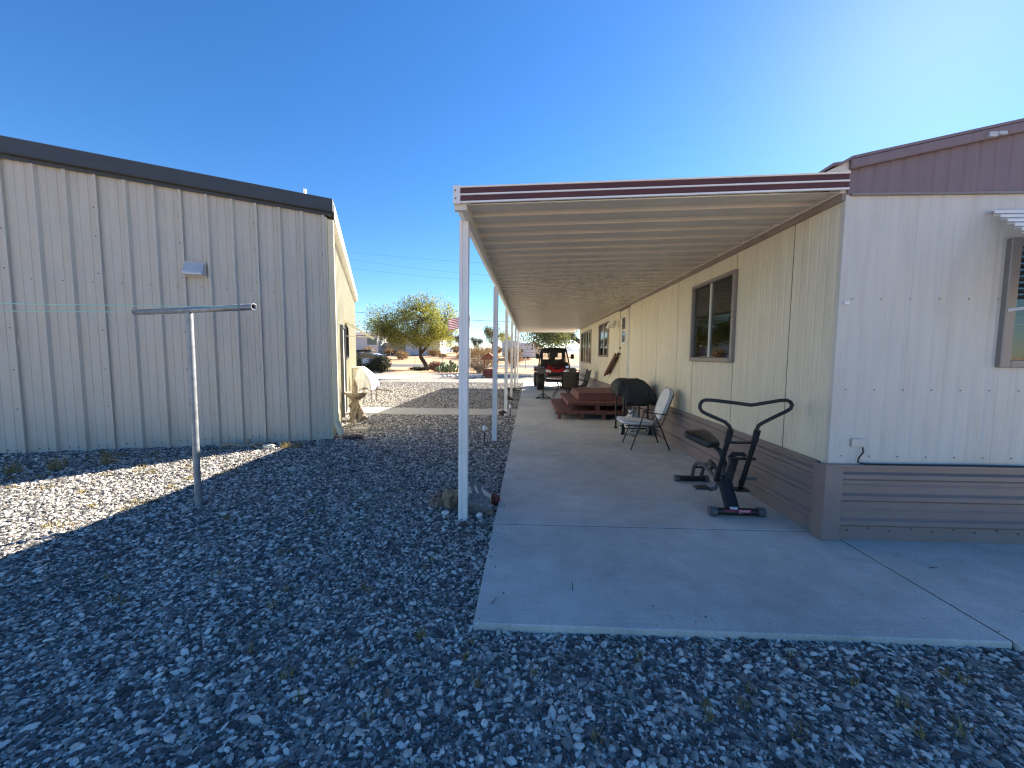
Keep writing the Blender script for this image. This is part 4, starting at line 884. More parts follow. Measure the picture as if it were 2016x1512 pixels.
# ================================================================== PATIO TABLE AND SLING CHAIRS
tb = thing('patio_table', 'round glass topped patio table on curved black legs', 'table', (1.22, 14.3, 0))
mb = MB(); mb.lathe([(0.56, 0.70), (0.56, 0.708)], (1.22, 14.3, 0), 36); mb.build('glass_top', 'table_glass', tb)
mb = MB(); mb.tube([(1.22 + 0.57 * math.cos(t), 14.3 + 0.57 * math.sin(t), 0.702) for t in np.linspace(0, 2 * PI, 36, endpoint=False)], 0.016, 8, closed=True); mb.build('rim', 'table_rim', tb, smooth=True, ang=180)
for k in range(4):
    a = PI / 4 + k * PI / 2; ca, sa = math.cos(a), math.sin(a)
    mb = MB(); mb.tube([(1.22 + r_ * ca, 14.3 + r_ * sa, z_) for r_, z_ in ((0.46, 0.0), (0.36, 0.12), (0.2, 0.3), (0.16, 0.42), (0.26, 0.58), (0.42, 0.69))], 0.014, 8); mb.build('leg', 'black_metal', tb, smooth=True, ang=180)
def sling_chair(label, loc, rz, swivel):
    c = thing('sling_chair', label, 'chair', loc, rz, 'dark sling patio chairs round the table')
    # local: front = -y
    w = 0.27
    pr = [(-0.25, 0.43), (-0.1, 0.405), (0.1, 0.40), (0.2, 0.42), (0.26, 0.52), (0.33, 0.78), (0.38, 1.0), (0.43, 1.03)]
    mb = MB(); mb.grid([[(x, a, z - 0.015 * (1 - abs(x) / w)) for x in np.linspace(-w + 0.01, w - 0.01, 5)] for a, z in pr[:7]]); mb.build('sling', 'sling', c, space='l', smooth=True, solid=0.006, ang=180)
    for s in (-1, 1):
        mb = MB(); mb.tube([(s * w, a, z) for a, z in pr], 0.014, 8); mb.build('side_rail', 'black_metal', c, space='l', smooth=True, ang=180)
        mb = MB(); mb.tube([(s * w, -0.22, 0.43), (s * (w + 0.03), -0.22, 0.60), (s * (w + 0.03), -0.1, 0.645), (s * (w + 0.03), 0.15, 0.64), (s * w, 0.28, 0.60)], 0.013, 8); mb.build('armrest', 'black_metal', c, space='l', smooth=True, ang=180)
    for y_, z_ in ((-0.25, 0.43), (0.24, 0.46), (0.345, 0.84)):
        mb = MB(); mb.cyl((-w, y_, z_), (w, y_, z_), 0.011, 8); mb.build('cross_rail', 'black_metal', c, space='l', smooth=True)
    if swivel:
        mb = MB(); mb.cyl((0, 0.0, 0.10), (0, 0.0, 0.38), 0.03, 10); mb.build('pedestal', 'black_metal', c, space='l', smooth=True)
        mb = MB(); mb.tube([(0.3 * math.cos(t), 0.3 * math.sin(t), 0.012) for t in np.linspace(0, 2 * PI, 24, endpoint=False)], 0.012, 8, closed=True); mb.build('base_ring', 'black_metal', c, space='l', smooth=True, ang=180)
        for k in range(4):
            a = PI / 4 + k * PI / 2; mb = MB(); mb.tube([(0.3 * math.cos(a), 0.3 * math.sin(a), 0.015), (0.03 * math.cos(a), 0.03 * math.sin(a), 0.14)], 0.012, 8); mb.build('base_spoke', 'black_metal', c, space='l', smooth=True)
    else:
        for s in (-1, 1):
            for ya, yb in ((-0.22, -0.27), (0.2, 0.30)):
                mb = MB(); mb.tube([(s * w, ya, 0.43), (s * (w + 0.01), yb, 0.0)], 0.013, 8); mb.build('leg', 'black_metal', c, space='l', smooth=True)
    return c
sling_chair('dark sling patio chair seen from behind, right behind the wooden steps', (1.38, 13.15, 0), R(180), True)
sling_chair('dark sling patio chair seen from the side, beside the home wall', (1.86, 14.4, 0), R(-82), False)
us = thing('umbrella_stand', 'low black metal stand with ring base on the concrete left of the sling chair', 'stand', (0.52, 13.75, 0))
mb = MB(); mb.tube([(0.52 + 0.27 * math.cos(t), 13.75 + 0.27 * math.sin(t), 0.014) for t in np.linspace(0, 2 * PI, 24, endpoint=False)], 0.014, 8, closed=True); mb.build('base_ring', 'black_metal', us, smooth=True, ang=180)
mb = MB(); mb.cyl((0.52, 13.75, 0.01), (0.52, 13.75, 0.36), 0.024, 10); mb.build('tube', 'black_metal', us, smooth=True)
for k in range(4):
    a = 0.3 + k * PI / 2; mb = MB(); mb.tube([(0.52 + 0.27 * math.cos(a), 13.75 + 0.27 * math.sin(a), 0.016), (0.52, 13.75, 0.20)], 0.012, 8); mb.build('spoke', 'black_metal', us, smooth=True)

# ================================================================== UTV
uv = thing('utility_vehicle', 'red and black side-by-side utility vehicle parked facing the camera on the patio', 'utility vehicle', (1.17, 18.25, 0), R(3))
def wheel(cx, cy, r, w):
    mb = MB(); prof = [(r * 0.55, -w / 2), (r * 0.8, -w / 2 - 0.01), (r * 0.95, -w / 2 + 0.015), (r, -w / 4), (r, w / 4), (r * 0.95, w / 2 - 0.015), (r * 0.8, w / 2 + 0.01), (r * 0.55, w / 2)]
    mb.lathe(prof, (0, 0, 0), 28)
    for k in range(22):                        # tread lugs
        a = 2 * PI * k / 22
        for z_, da in ((-w * 0.27, 0.0), (w * 0.27, 0.14)):
            ca, sa = math.cos(a + da), math.sin(a + da); rr = r + 0.008
            t = Vector((-sa, ca, 0)); n = Vector((ca, sa, 0)); c = n * rr + Vector((0, 0, z_))
            vs = [c + t * (i * 0.022) + n * (j * 0.014) + Vector((0, 0, k2 * w * 0.2)) for i in (-1, 1) for j in (-1, 1) for k2 in (-1, 1)]
            mb.add(vs, [(0, 1, 3, 2), (4, 6, 7, 5), (0, 4, 5, 1), (2, 3, 7, 6), (0, 2, 6, 4), (1, 5, 7, 3)])
    M_ = Matrix.Translation((cx, cy, r + 0.022)) @ Matrix.Rotation(PI / 2, 4, 'Y'); mb.v = [tuple(M_ @ Vector(p)) for p in mb.v]
    return mb
for cx in (-0.70, 0.70):
    for cy in (-1.0, 1.0):
        w_ = wheel(cx, cy, 0.345, 0.31).build('wheel', 'tyre', uv, space='l', smooth=True, ang=35)
        mb = MB(); s = 1 if cx > 0 else -1
        mb.cyl((cx + s * 0.08, cy, 0.355), (cx + s * 0.125, cy, 0.355), 0.18, 20, 0.15); mb.build('rim', 'rim', w_, space='l', smooth=True)
mb = MB(); mb.prism([(-1.42, 0.42), (-1.46, 0.62), (-1.40, 0.74), (-0.5, 0.80), (0.5, 0.62), (1.45, 0.80), (1.5, 0.45), (0.9, 0.34), (-0.9, 0.34)], lambda u, v, t: (t, u, v), -0.46, 0.46); mb.build('chassis', 'black_plastic', uv, space='l', bev=0.03)
mb = MB(); hp = [(-1.40, 0.80), (-1.34, 0.92), (-1.0, 1.03), (-0.55, 1.13)]
P = [[(x * (0.80 if i == 0 else 1.0 if i < 3 else 1.05), y, z - 0.075 * (abs(x) / 0.5) ** 2.2 + (0.02 if 0.15 < abs(x) < 0.3 else 0)) for x in (-0.56, -0.47, -0.34, -0.24, -0.14, 0, 0.14, 0.24, 0.34, 0.47, 0.56)] for i, (y, z) in enumerate(hp)]
mb.grid(P); hood = mb.build('hood', 'utv_red', uv, space='l', smooth=True, solid=0.02, ang=30)
mb = MB(); mb.box((-0.15, -1.30, 0.955), (0.15, -1.08, 1.035)); mb.build('hood_scoop', 'black_plastic', hood, space='l', bev=0.02)
for s in (-1, 1):
    mb = MB(); mb.prism([(-1.36, 0.72), (-1.38, 0.80), (-1.30, 0.93), (-1.0, 1.0), (-0.6, 0.98), (-0.5, 0.80), (-0.58, 0.78), (-0.68, 0.90), (-1.0, 0.90), (-1.26, 0.84)], lambda u, v, t: (s * t, u, v), 0.50, 0.86); mb.build('fender', 'utv_grey', uv, space='l', bev=0.02)
    mb = MB(); mb.prism([(0.5, 0.80), (0.62, 0.98), (1.0, 1.02), (1.38, 0.95), (1.45, 0.78), (1.36, 0.78), (1.28, 0.88), (1.0, 0.93), (0.70, 0.88), (0.6, 0.76)], lambda u, v, t: (s * t, u, v), 0.50, 0.86); mb.build('fender', 'utv_grey', uv, space='l', bev=0.02)
    mb = MB(); mb.lathe([(0.02, -0.05), (0.075, -0.03), (0.085, 0.0), (0.06, 0.03), (0.02, 0.045)], (0, 0, 0), 16); M_ = Matrix.Translation((s * 0.42, -1.40, 0.86)) @ Matrix.Rotation(PI / 2, 4, 'X') @ Matrix.Diagonal((1.15, 0.75, 1, 1)); mb.v = [tuple(M_ @ Vector(p)) for p in mb.v]; mb.build('headlight', 'lamp_lens', uv, space='l', smooth=True)
    mb = MB(); M_ = Matrix.Translation((s * 0.32, -1.42, 0.835)) @ Matrix.Rotation(PI / 2, 4, 'X'); mb.lathe([(0.015, -0.03), (0.045, -0.02), (0.05, 0.0), (0.02, 0.03)], (0, 0, 0), 14); mb.v = [tuple(M_ @ Vector(p)) for p in mb.v]; mb.build('fog_light', 'lamp_lens', uv, space='l', smooth=True)
    mb = MB(); mb.prism([(s * 0.28, 0.90), (s * 0.54, 0.93), (s * 0.50, 0.79), (s * 0.30, 0.77)], lambda u, v, t: (u, t, v), -1.385, -1.34); mb.build('light_bezel', 'black_plastic', uv, space='l')
    # cage
    mb = MB(); mb.tube([(s * 0.66, -0.62, 1.0), (s * 0.60, -0.42, 1.45), (s * 0.53, -0.18, 1.84), (s * 0.54, 0.45, 1.86), (s * 0.62, 0.62, 1.4), (s * 0.66, 0.70, 0.75)], 0.032, 10); mb.build('cage_tube', 'black_metal', uv, space='l', smooth=True, ang=180)
    mb = MB(); mb.tube([(s * 0.66, -0.55, 0.95), (s * 0.70, 0.0, 0.62), (s * 0.68, 0.6, 0.6)], 0.028, 8); mb.build('side_bar', 'black_metal', uv, space='l', smooth=True, ang=180)
    mb = MB(); mb.tube([(s * 0.60, -0.45, 1.42), (s * 0.76, -0.45, 1.46)], 0.012, 8); mr_ = mb.build('mirror', 'black_plastic', uv, space='l', smooth=True)
    mb = MB(); mb.box((s * 0.80 - 0.08, -0.48, 1.38), (s * 0.80 + 0.08, -0.42, 1.60)); mb.build('mirror_housing', 'black_plastic', mr_, space='l', bev=0.02)
    mb = MB(); mb.box((s * 0.32 - 0.22, 0.05, 0.62), (s * 0.32 + 0.22, 0.55, 0.78)); mb.build('seat', 'vinyl', uv, space='l', bev=0.04)
    mb = MB(); mb.box((s * 0.32 - 0.22, 0.50, 0.76), (s * 0.32 + 0.22, 0.62, 1.35)); mb.build('seat_back', 'vinyl', uv, space='l', bev=0.04)
    mb = MB(); mb.tube([(s * 0.86, -1.0, 0.93), (s * 1.0, -1.05, 0.86), (s * 1.02, -1.12, 0.85)], 0.02, 8); mb.build('fender_flap', 'black_plastic', uv, space='l', smooth=True)
for y_, z_ in ((-0.18, 1.84), (0.45, 1.86)):
    mb = MB(); mb.cyl((-0.53, y_, z_), (0.53, y_, z_), 0.028, 8); mb.build('cage_cross', 'black_metal', uv, space='l', smooth=True)
mb = MB(); mb.grid([[(x, y, 1.895 - 0.05 * (abs(x) / 0.55) ** 3) for x in np.linspace(-0.56, 0.56, 9)] for y in (-0.26, 0.0, 0.3, 0.55)]); mb.build('soft_top', 'grill_cloth', uv, space='l', smooth=True, solid=0.03, ang=180)
mb = MB(); mb.prism([(-0.54, 1.86), (0.54, 1.86), (0.56, 1.70), (0.36, 1.68), (0.15, 1.70), (0.13, 1.45), (-0.13, 1.45), (-0.15, 1.70), (-0.36, 1.68), (-0.56, 1.70)], lambda u, v, t: (u, -0.20 - (1.86 - v) * 0.62 + t, v), -0.008, 0.008); mb.build('windscreen_header', 'grill_cloth', uv, space='l')
for (a, b, z0_, z1_) in ((-0.58, -0.46, 1.0, 1.86), (0.46, 0.58, 1.0, 1.86), (-0.14, 0.14, 1.2, 1.66), (-0.46, 0.46, 1.66, 1.86), (-0.46, 0.46, 0.86, 1.2)):
    mb = MB(); mb.box((a, 0.60, z0_), (b, 0.63, z1_)); mb.build('rear_curtain', 'grill_cloth', uv, space='l')
mb = MB(); mb.add([(-0.60, -0.55, 1.14), (0.60, -0.55, 1.14), (0.54, -0.20, 1.84), (-0.54, -0.20, 1.84)], [(0, 1, 2, 3)]); mb.build('windscreen', 'windscreen', uv, space='l', solid=0.005)
mb = MB(); mb.prism([(-0.62, 1.06), (0.62, 1.06), (0.58, 1.24), (-0.58, 1.24)], lambda u, v, t: (u, -0.60 + (v - 1.06) * 0.5 + t, v), -0.03, 0.03); mb.build('dashboard', 'black_plastic', uv, space='l', bev=0.015)
mb = MB(); mb.tube([(0.32 + 0.17 * math.cos(t), -0.28 + 0.05 * math.sin(t), 1.20 + 0.16 * math.sin(t)) for t in np.linspace(0, 2 * PI, 20, endpoint=False)], 0.015, 8, closed=True); mb.build('steering_wheel', 'black_plastic', uv, space='l', smooth=True, ang=180)
mb = MB(); mb.tube([(-0.42, -1.46, 0.45), (-0.44, -1.52, 0.62), (-0.36, -1.52, 0.74), (0.36, -1.52, 0.74), (0.44, -1.52, 0.62), (0.42, -1.46, 0.45)], 0.026, 8); mb.build('bumper', 'black_metal', uv, space='l', smooth=True, ang=180)
mb = MB(); mb.box((-0.50, 0.70, 0.80), (0.50, 1.48, 0.86)); mb.box((-0.62, 0.70, 0.86), (-0.58, 1.48, 1.10)); mb.box((0.58, 0.70, 0.86), (0.62, 1.48, 1.10)); mb.box((-0.58, 1.44, 0.86), (0.58, 1.48, 1.10)); mb.build('cargo_bed', 'black_plastic', uv, space='l', bev=0.01)

# ================================================================== ROCKS, STAKE LIGHTS
def rock(name, label, cat, c, dims, m, seed, rz=0.0, flat=0.0, group=None, amp=0.35, sub=3):
    if amp >= 0.3: sub = 2
    bm = bmesh.new(); bmesh.ops.create_icosphere(bm, subdivisions=sub, radius=1.0)
    off = Vector((seed * 3.7, seed * 1.3, seed * 0.7))
    for v in bm.verts:
        d = v.co.normalized(); n = mnoise.noise(d * 1.1 + off) * amp + mnoise.noise(d * 2.7 + off) * amp * 0.5 - abs(mnoise.noise(d * 4.3 + off)) * amp * 0.75 + mnoise.noise(d * 9 + off) * amp * 0.3
        p = d * (1 + n)
        if flat: p = Vector([math.copysign(abs(q) ** (1 - flat), q) for q in p])
        v.co = Vector((p.x * dims[0] / 2, p.y * dims[1] / 2, p.z * dims[2] / 2))
    if amp >= 0.3:
        rj = random.Random(int(seed * 7))
        for v in bm.verts: v.co *= 1 + rj.uniform(-0.16, 0.12)
    for f in bm.faces: f.smooth = amp < 0.25
    me = bpy.data.meshes.new(name); bm.to_mesh(me); bm.free(); me.materials.append(MATS[m])
    o = bpy.data.objects.new(name, me); COL.objects.link(o); o.location = c; o.rotation_euler = (0, 0, rz); WM[o.name] = Matrix.Translation(c)
    return tag(o, label, cat, group)
def prism_rock(name, label, cat, poly, zt, zb, m, bev=0.01, tilt=0.0, loc=(0, 0, 0), group=None):
    mb = MB(); mb.prism(poly, lambda u, v, t: (u + 0.0, v, t + tilt * u), zb, zt); o = mb.build(name, m, None, bev=bev); o.location = loc; return tag(o, label, cat, group)
G1 = 'rocks piled round the first carport post'
rock('rock', 'gnarled tan petrified wood rock left of the first carport post', 'rock', (-0.80, 3.88, 0.045), (0.22, 0.22, 0.26), 'rock_tan', 1, 0.5, group=G1, amp=0.8)
rock('rock', 'jagged tan rock leaning left of the gnarled rock pile', 'rock', (-0.93, 3.92, 0.02), (0.22, 0.14, 0.20), 'rock_brown', 2, 0.9, group=G1, amp=0.85)
o = prism_rock('rock', 'flat cream stone block behind the first carport post', 'rock', [(-0.19, -0.07), (0.08, -0.10), (0.17, 0.0), (0.03, 0.12), (-0.17, 0.07)], 0.05, -0.06, 'rock_cream', 0.008, -0.12, (-0.55, 3.96, 0.06), G1); o.rotation_euler = (0.06, 0.0, -0.15)
o = prism_rock('rock', 'grey striped slate wedge right of the first carport post', 'rock', [(-0.12, -0.09), (0.13, -0.07), (0.11, 0.06), (0.02, 0.10), (-0.10, 0.07)], 0.10, -0.08, 'rock_grey', 0.012, -0.28, (-0.49, 3.76, 0.02), G1); o.rotation_euler = (0.35, 0.0, 0.1)
for k, (dx, dy) in enumerate(((-0.54, 3.83), (-0.475, 3.85))):
    mb = MB(); mb.bar((dx + 0.05, dy - 0.05, 0.03), (dx - 0.05, dy + 0.06, 0.20), 0.035, 0.025); tag(mb.build('stone_shard', 'rock_grey', None, bev=0.006), ['thin grey stone shard upright next to the first post', 'second thin grey stone shard tilted over the cream block'][k], 'stone', G1)
rock('rock', 'dark red lava rock at the patio edge by the first post', 'rock', (-0.345, 4.0, 0.0), (0.10, 0.13, 0.15), 'rock_red', 4, 0.2, group=G1, amp=0.55)
rock('rock', 'small brown rock between slate wedge and patio edge', 'rock', (-0.38, 3.72, -0.02), (0.11, 0.10, 0.09), 'rock_brown', 5, group=G1, amp=0.3)
rock('rock', 'whitish pebble touching the cream block beside the patio edge', 'pebble', (-0.40, 3.83, -0.01), (0.06, 0.07, 0.06), 'rock_white', 6, group=G1, amp=0.25)
rock('rock', 'round flat white stone left of the first carport post', 'stone', (-0.82, 3.70, -0.025), (0.085, 0.075, 0.045), 'rock_white', 7, group=G1, amp=0.08)
rock('rock', 'white angular stone below the grey slate wedge', 'stone', (-0.475, 3.63, -0.015), (0.075, 0.05, 0.06), 'rock_white', 8, 0.5, group=G1, amp=0.3)
rock('rock', 'brown cone of dark rock in front of the first post', 'rock', (-0.60, 3.46, -0.03), (0.09, 0.09, 0.05), 'rock_dark', 9, group=G1, amp=0.3)
# by the other posts
rock('rock', 'dark mottled rock at the foot of the third carport post', 'rock', (-0.68, 10.02, 0.02), (0.22, 0.20, 0.18), 'rock_dark', 12, group='rocks by the far posts', amp=0.5)
rock('rock', 'pale rock beside the dark rock at the third post', 'rock', (-0.57, 9.93, -0.01), (0.16, 0.12, 0.10), 'rock_white', 13, 0.7, group='rocks by the far posts', amp=0.4)
rock('rock', 'black lava rock at the foot of the fourth post', 'rock', (-0.72, 13.55, 0.02), (0.34, 0.24, 0.16), 'rock_dark', 14, group='rocks by the far posts', amp=0.5)
rock('rock', 'low dark rock at the foot of the fifth post', 'rock', (-0.80, 17.0, 0.03), (0.40, 0.3, 0.2), 'rock_dark', 15, group='rocks by the far posts', amp=0.5)
rock('rock', 'flat dark rock on the shade line by the patio edge', 'rock', (-0.48, 17.0, 0.0), (0.30, 0.2, 0.08), 'rock_dark', 16, group='rocks by the far posts', amp=0.4)
for k, (x, y, lb) in enumerate(((-0.80, 6.90, 'second'), (-0.47, 9.85, 'third'), (-0.76, 13.45, 'fourth'))):
    c = thing('path_light', f'small solar stake light beside the {lb} carport post', 'path light', (x, y, -0.04), 0, 'solar stake lights along the patio')
    mb = MB(); mb.cyl((0, 0, 0), (0, 0, 0.22), 0.011, 8); mb.build('stake', 'black_plastic', c, space='l', smooth=True)
    mb = MB(); mb.lathe([(0.012, 0.20), (0.028, 0.215), (0.040, 0.25), (0.038, 0.28), (0.02, 0.305), (0.005, 0.31)], (0, 0, 0), 16); mb.build('globe', 'solar_globe', c, space='l', smooth=True)
# stones by the workshop corner
def sp(s, n, z=0.0): q = SB + SD * s + SN * n; return (q.x, q.y, z)
rock('rock', 'dark flat stone slab at the workshop corner', 'rock', sp(0.36, -0.06, 0.0), (0.36, 0.26, 0.12), 'rock_dark', 21, 0.3, amp=0.35)
prism_rock('splash_block', 'cream concrete splash block under the workshop downspout', 'splash block', [(-0.16, -0.07), (0.16, -0.05), (0.16, 0.07), (-0.16, 0.06)], 0.03, -0.05, 'concrete_warm', 0.012, 0, (-3.45, 7.75, 0.0))
rock('rock', 'pale sunlit stone at the foot of the workshop wall', 'rock', (-4.30, 6.10, 0.02), (0.20, 0.10, 0.10), 'rock_cream', 22, 0.4, amp=0.35)
for k, (a, b, lb, r_) in enumerate((((-5.05, 6.02, 0.03), (-4.45, 6.22, 0.02), 'longest weathered driftwood branch lying along the workshop wall', 0.03), ((-4.75, 6.2, 0.06), (-4.40, 6.02, 0.0), 'short forked driftwood stick crossing the longest branch', 0.02), ((-5.95, 5.05, 0.03), (-5.65, 5.15, 0.03), 'thin flat board scrap at the edge of the workshop shadow', 0.014))):
    a, b = Vector(a), Vector(b); mb = MB(); mb.tube([a.lerp(b, t) + Vector((0, 0.03 * math.sin(6 * t + k), 0.025 * math.sin(9 * t + 2 * k))) for t in np.linspace(0, 1, 9)], [r_ * (1.1 - 0.6 * t) for t in np.linspace(0, 1, 9)], 8)
    if k < 2: mb.tube([a.lerp(b, 0.5), a.lerp(b, 0.6) + Vector((0.02, 0.08, 0.10))], [r_ * 0.6, r_ * 0.2], 6)
    tag(mb.build('driftwood', 'driftwood', None, smooth=True), lb, 'driftwood')

# ================================================================== BIRD BATH, COVERED CART
bb = thing('bird_bath', 'weathered cast stone bird bath carved like a tree trunk', 'bird bath', (-4.10, 8.94, -0.04))
def twist(a, z): return 1 + 0.30 * math.sin(3 * a + z * 9) + 0.16 * math.sin(7 * a - z * 14)
mb = MB(); mb.lathe([(0.17, 0.0), (0.165, 0.05), (0.13, 0.11), (0.15, 0.2), (0.11, 0.3), (0.125, 0.38), (0.095, 0.46), (0.10, 0.52), (0.14, 0.56)], (0, 0, 0), 44, wob=twist); mb.build('pedestal', 'stone_cast', bb, space='l', smooth=True)
mb = MB(); mb.lathe([(0.10, 0.545), (0.16, 0.565), (0.22, 0.61), (0.262, 0.665), (0.268, 0.69), (0.25, 0.692), (0.20, 0.66), (0.05, 0.645)], (0, 0, 0), 36, wob=lambda a, z: 1 + 0.03 * math.sin(5 * a + 1) + 0.015 * math.sin(17 * a)); mb.build('bowl', 'stone_cast', bb, space='l', smooth=True)
mb = MB(); mb.lathe([(0.085, 0.64), (0.075, 0.72), (0.08, 0.84), (0.075, 0.86), (0.02, 0.862)], (-0.02, 0.0, 0), 24, wob=lambda a, z: 1 + 0.08 * math.sin(6 * a + z * 5)); mb.build('stump', 'stone_cast', bb, space='l', smooth=True)
mb = MB(); mb.lathe([(0.02, 0.86), (0.05, 0.88), (0.06, 0.92), (0.045, 0.97), (0.02, 1.0), (0.005, 1.01)], (-0.03, 0, 0), 16); mb.build('finial', 'stone_cast', bb, space='l', smooth=True)
for k, (x, y) in enumerate(((0.10, -0.05), (0.15, 0.02), (0.08, 0.08))): 
    mb = MB(); mb.lathe([(0.01, 0), (0.03, 0.01), (0.028, 0.03), (0.008, 0.042)], (x, y, 0.655), 8); mb.build('bowl_stone', 'rock_white' if k != 1 else 'rock_red', bb, space='l', smooth=True)
cv = thing('covered_cart', 'garden cart draped in a crumpled white sheet beyond the bird bath', 'garden cart', (-5.30, 12.4, -0.04))
P = []; NA = 48
for zi, (t, sx, sy) in enumerate(((0.0, 0.34, 0.34), (0.25, 0.35, 0.33), (0.5, 0.31, 0.29), (0.72, 0.23, 0.23), (0.88, 0.14, 0.16), (0.97, 0.07, 0.09), (1.0, 0.02, 0.03))):
    row = []
    for k in range(NA):
        a = 2 * PI * k / NA; f = 1 + (0.10 * math.sin(6 * a + zi * 0.6) + 0.06 * math.sin(11 * a - zi)) * (1 - t * 0.6)
        row.append((sx * math.cos(a) * f - 0.16 * t * t, sy * math.sin(a) * f, 0.45 + 0.06 * math.sin(4 * a + 1) * (1 - t) + 0.75 * t))
    P.append(row)
mb = MB(); mb.grid(P, wrap=True); nv = len(mb.v); mb.f.append(tuple(range(nv - NA, nv))); mb.mi.append(0); mb.build('sheet', 'cloth_white', cv, space='l', smooth=True, ang=180, sub=1, solid=0.006)
mb = MB(); mb.tube([(-0.2, -0.1, 0.5), (0.45, -0.12, 0.44), (0.85, -0.14, 0.40)], 0.014, 8); mb.build('handle', 'bark', cv, space='l', smooth=True)
for x, y in ((-0.22, -0.2), (0.22, -0.2), (-0.22, 0.2), (0.22, 0.2)):
    mb = MB(); mb.cyl((x, y, 0.0), (x * 0.9, y * 0.9, 0.62), 0.018, 8); mb.build('leg', 'bark_grey', cv, space='l', smooth=True)

# ================================================================== WEEDS
def blades(mb, c, n, h, spread, w):
    for _ in range(n):
        a = random.uniform(0, 2 * PI); r_ = random.random() ** 0.5 * spread; x = c[0] + r_ * math.cos(a); y = c[1] + r_ * math.sin(a)
        hh = h * random.uniform(0.5, 1.1); b = random.uniform(0, 2 * PI); l = random.uniform(0.2, 0.9) * hh; dx, dy = math.cos(b), math.sin(b)
        px_, py_ = -dy * w, dx * w
        mb.add([(x - px_, y - py_, c[2]), (x + px_, y + py_, c[2]), (x + dx * l * 0.4 + px_ * .7, y + dy * l * .4 + py_ * .7, c[2] + hh * 0.65), (x + dx * l * 0.4 - px_ * .7, y + dy * l * .4 - py_ * .7, c[2] + hh * 0.65), (x + dx * l, y + dy * l, c[2] + hh)], [(0, 1, 2, 3), (3, 2, 4)])
mb = MB()
wx = [(-2.2, 2.6), (-1.9, 2.9), (-2.6, 2.2), (-3.0, 2.5), (-1.2, 1.75), (-1.0, 1.6), (-0.85, 1.9), (-0.7, 1.62), (-0.6, 2.0), (-0.3, 1.7), (0.1, 1.75), (0.35, 1.55), (0.75, 1.62), (0.6, 1.9), (1.0, 1.75), (1.15, 1.55), (1.5, 1.8), (1.7, 1.65), (1.35, 1.95), (2.1, 1.85), (2.4, 1.7), (-1.45, 1.9), (-1.6, 2.3), (-0.35, 1.95), (1.9, 1.55), (-2.9, 3.4), (-2.2, 3.6), (-1.7, 3.2), (-3.1, 4.2), (-1.5, 4.4), (-2.5, 4.9), (-1.1, 2.45), (-0.8, 2.75)]
for x, y in wx:
    for _ in range(random.randint(1, 2)):
        cx_, cy_ = x + random.uniform(-.09, .09), y + random.uniform(-.09, .09); blades(mb, (cx_, cy_, zg(cx_, cy_)), random.randint(9, 20), 0.055, 0.028, 0.0022)
for _ in range(46):
    x = random.uniform(-6.6, -3.95); y = random.uniform(3.2, 5.6)
    if x > -1.5 * y + 0.0: blades(mb, (x, y, zg(x, y)), random.randint(14, 30), 0.06, 0.06, 0.003)
for (x, y, h) in ((-5.9, 5.05, 0.20), (-6.6, 4.55, 0.16), (-6.25, 4.75, 0.22), (-4.05, 6.15, 0.12), (-3.9, 6.2, 0.10), (-7.0, 4.2, 0.14)): blades(mb, (x, y, zg(x, y)), 60, h, 0.08, 0.003)
tag(mb.build('dry_grass', 'weed', None, recalc=False), 'sparse yellow weeds sprouting through the gravel', 'weeds', kind='stuff')

# ================================================================== TREES AND SHRUBS
def leaf_mesh(mb_v, mb_f, centers, n_each, sigma, size, aspect=2.2, droop=0.0):
    c = np.repeat(np.asarray(centers, float), n_each, axis=0); n = len(c)
    c = c + rng.normal(0, 1, (n, 3)) * np.asarray(sigma)
    if droop: c[:, 2] -= np.abs(rng.normal(0, droop, n))
    d = rng.normal(0, 1, (n, 3)); d /= np.linalg.norm(d, axis=1, keepdims=True)
    e = np.cross(d, rng.normal(0, 1, (n, 3))); e /= np.linalg.norm(e, axis=1, keepdims=True)
    s = size * rng.uniform(0.6, 1.4, (n, 1)); d = d * s * aspect / 2; e = e * s / 2
    base = len(mb_v)
    v = np.stack([c - d, c + e, c + d, c - e], 1).reshape(-1, 3)
    mb_v.extend(map(tuple, v)); i = np.arange(n) * 4 + base
    mb_f.extend(map(tuple, np.stack([i, i + 1, i + 2, i + 3], 1)))
def grow(mb, p, d, L, r, depth, tips, bend=0.35, spread=0.7, kids=(2, 3), lift=0.05, mids=None):
    pts = [Vector(p)]; dd = Vector(d).normalized(); n = 5; rs = [r]
    for i in range(n):
        dd = (dd + Vector((random.gauss(0, bend), random.gauss(0, bend), random.gauss(0, bend * 0.7) + lift)) * 0.35).normalized()
        pts.append(pts[-1] + dd * (L / n)); rs.append(r * (1 - 0.45 * (i + 1) / n))
    mb.tube(pts, rs, 6 if depth > 1 else 4, False)
    if mids is not None and depth <= 2: mids.extend(pts[2:])
    if depth == 0: tips.append(pts[-1]); return
    for _ in range(random.randint(*kids)):
        nd = (dd + Vector((random.gauss(0, spread), random.gauss(0, spread), random.gauss(0, spread * 0.5)))).normalized()
        grow(mb, pts[-1], nd, L * random.uniform(0.62, 0.85), rs[-1] * 0.8, depth - 1, tips, bend, spread, kids, lift, mids)
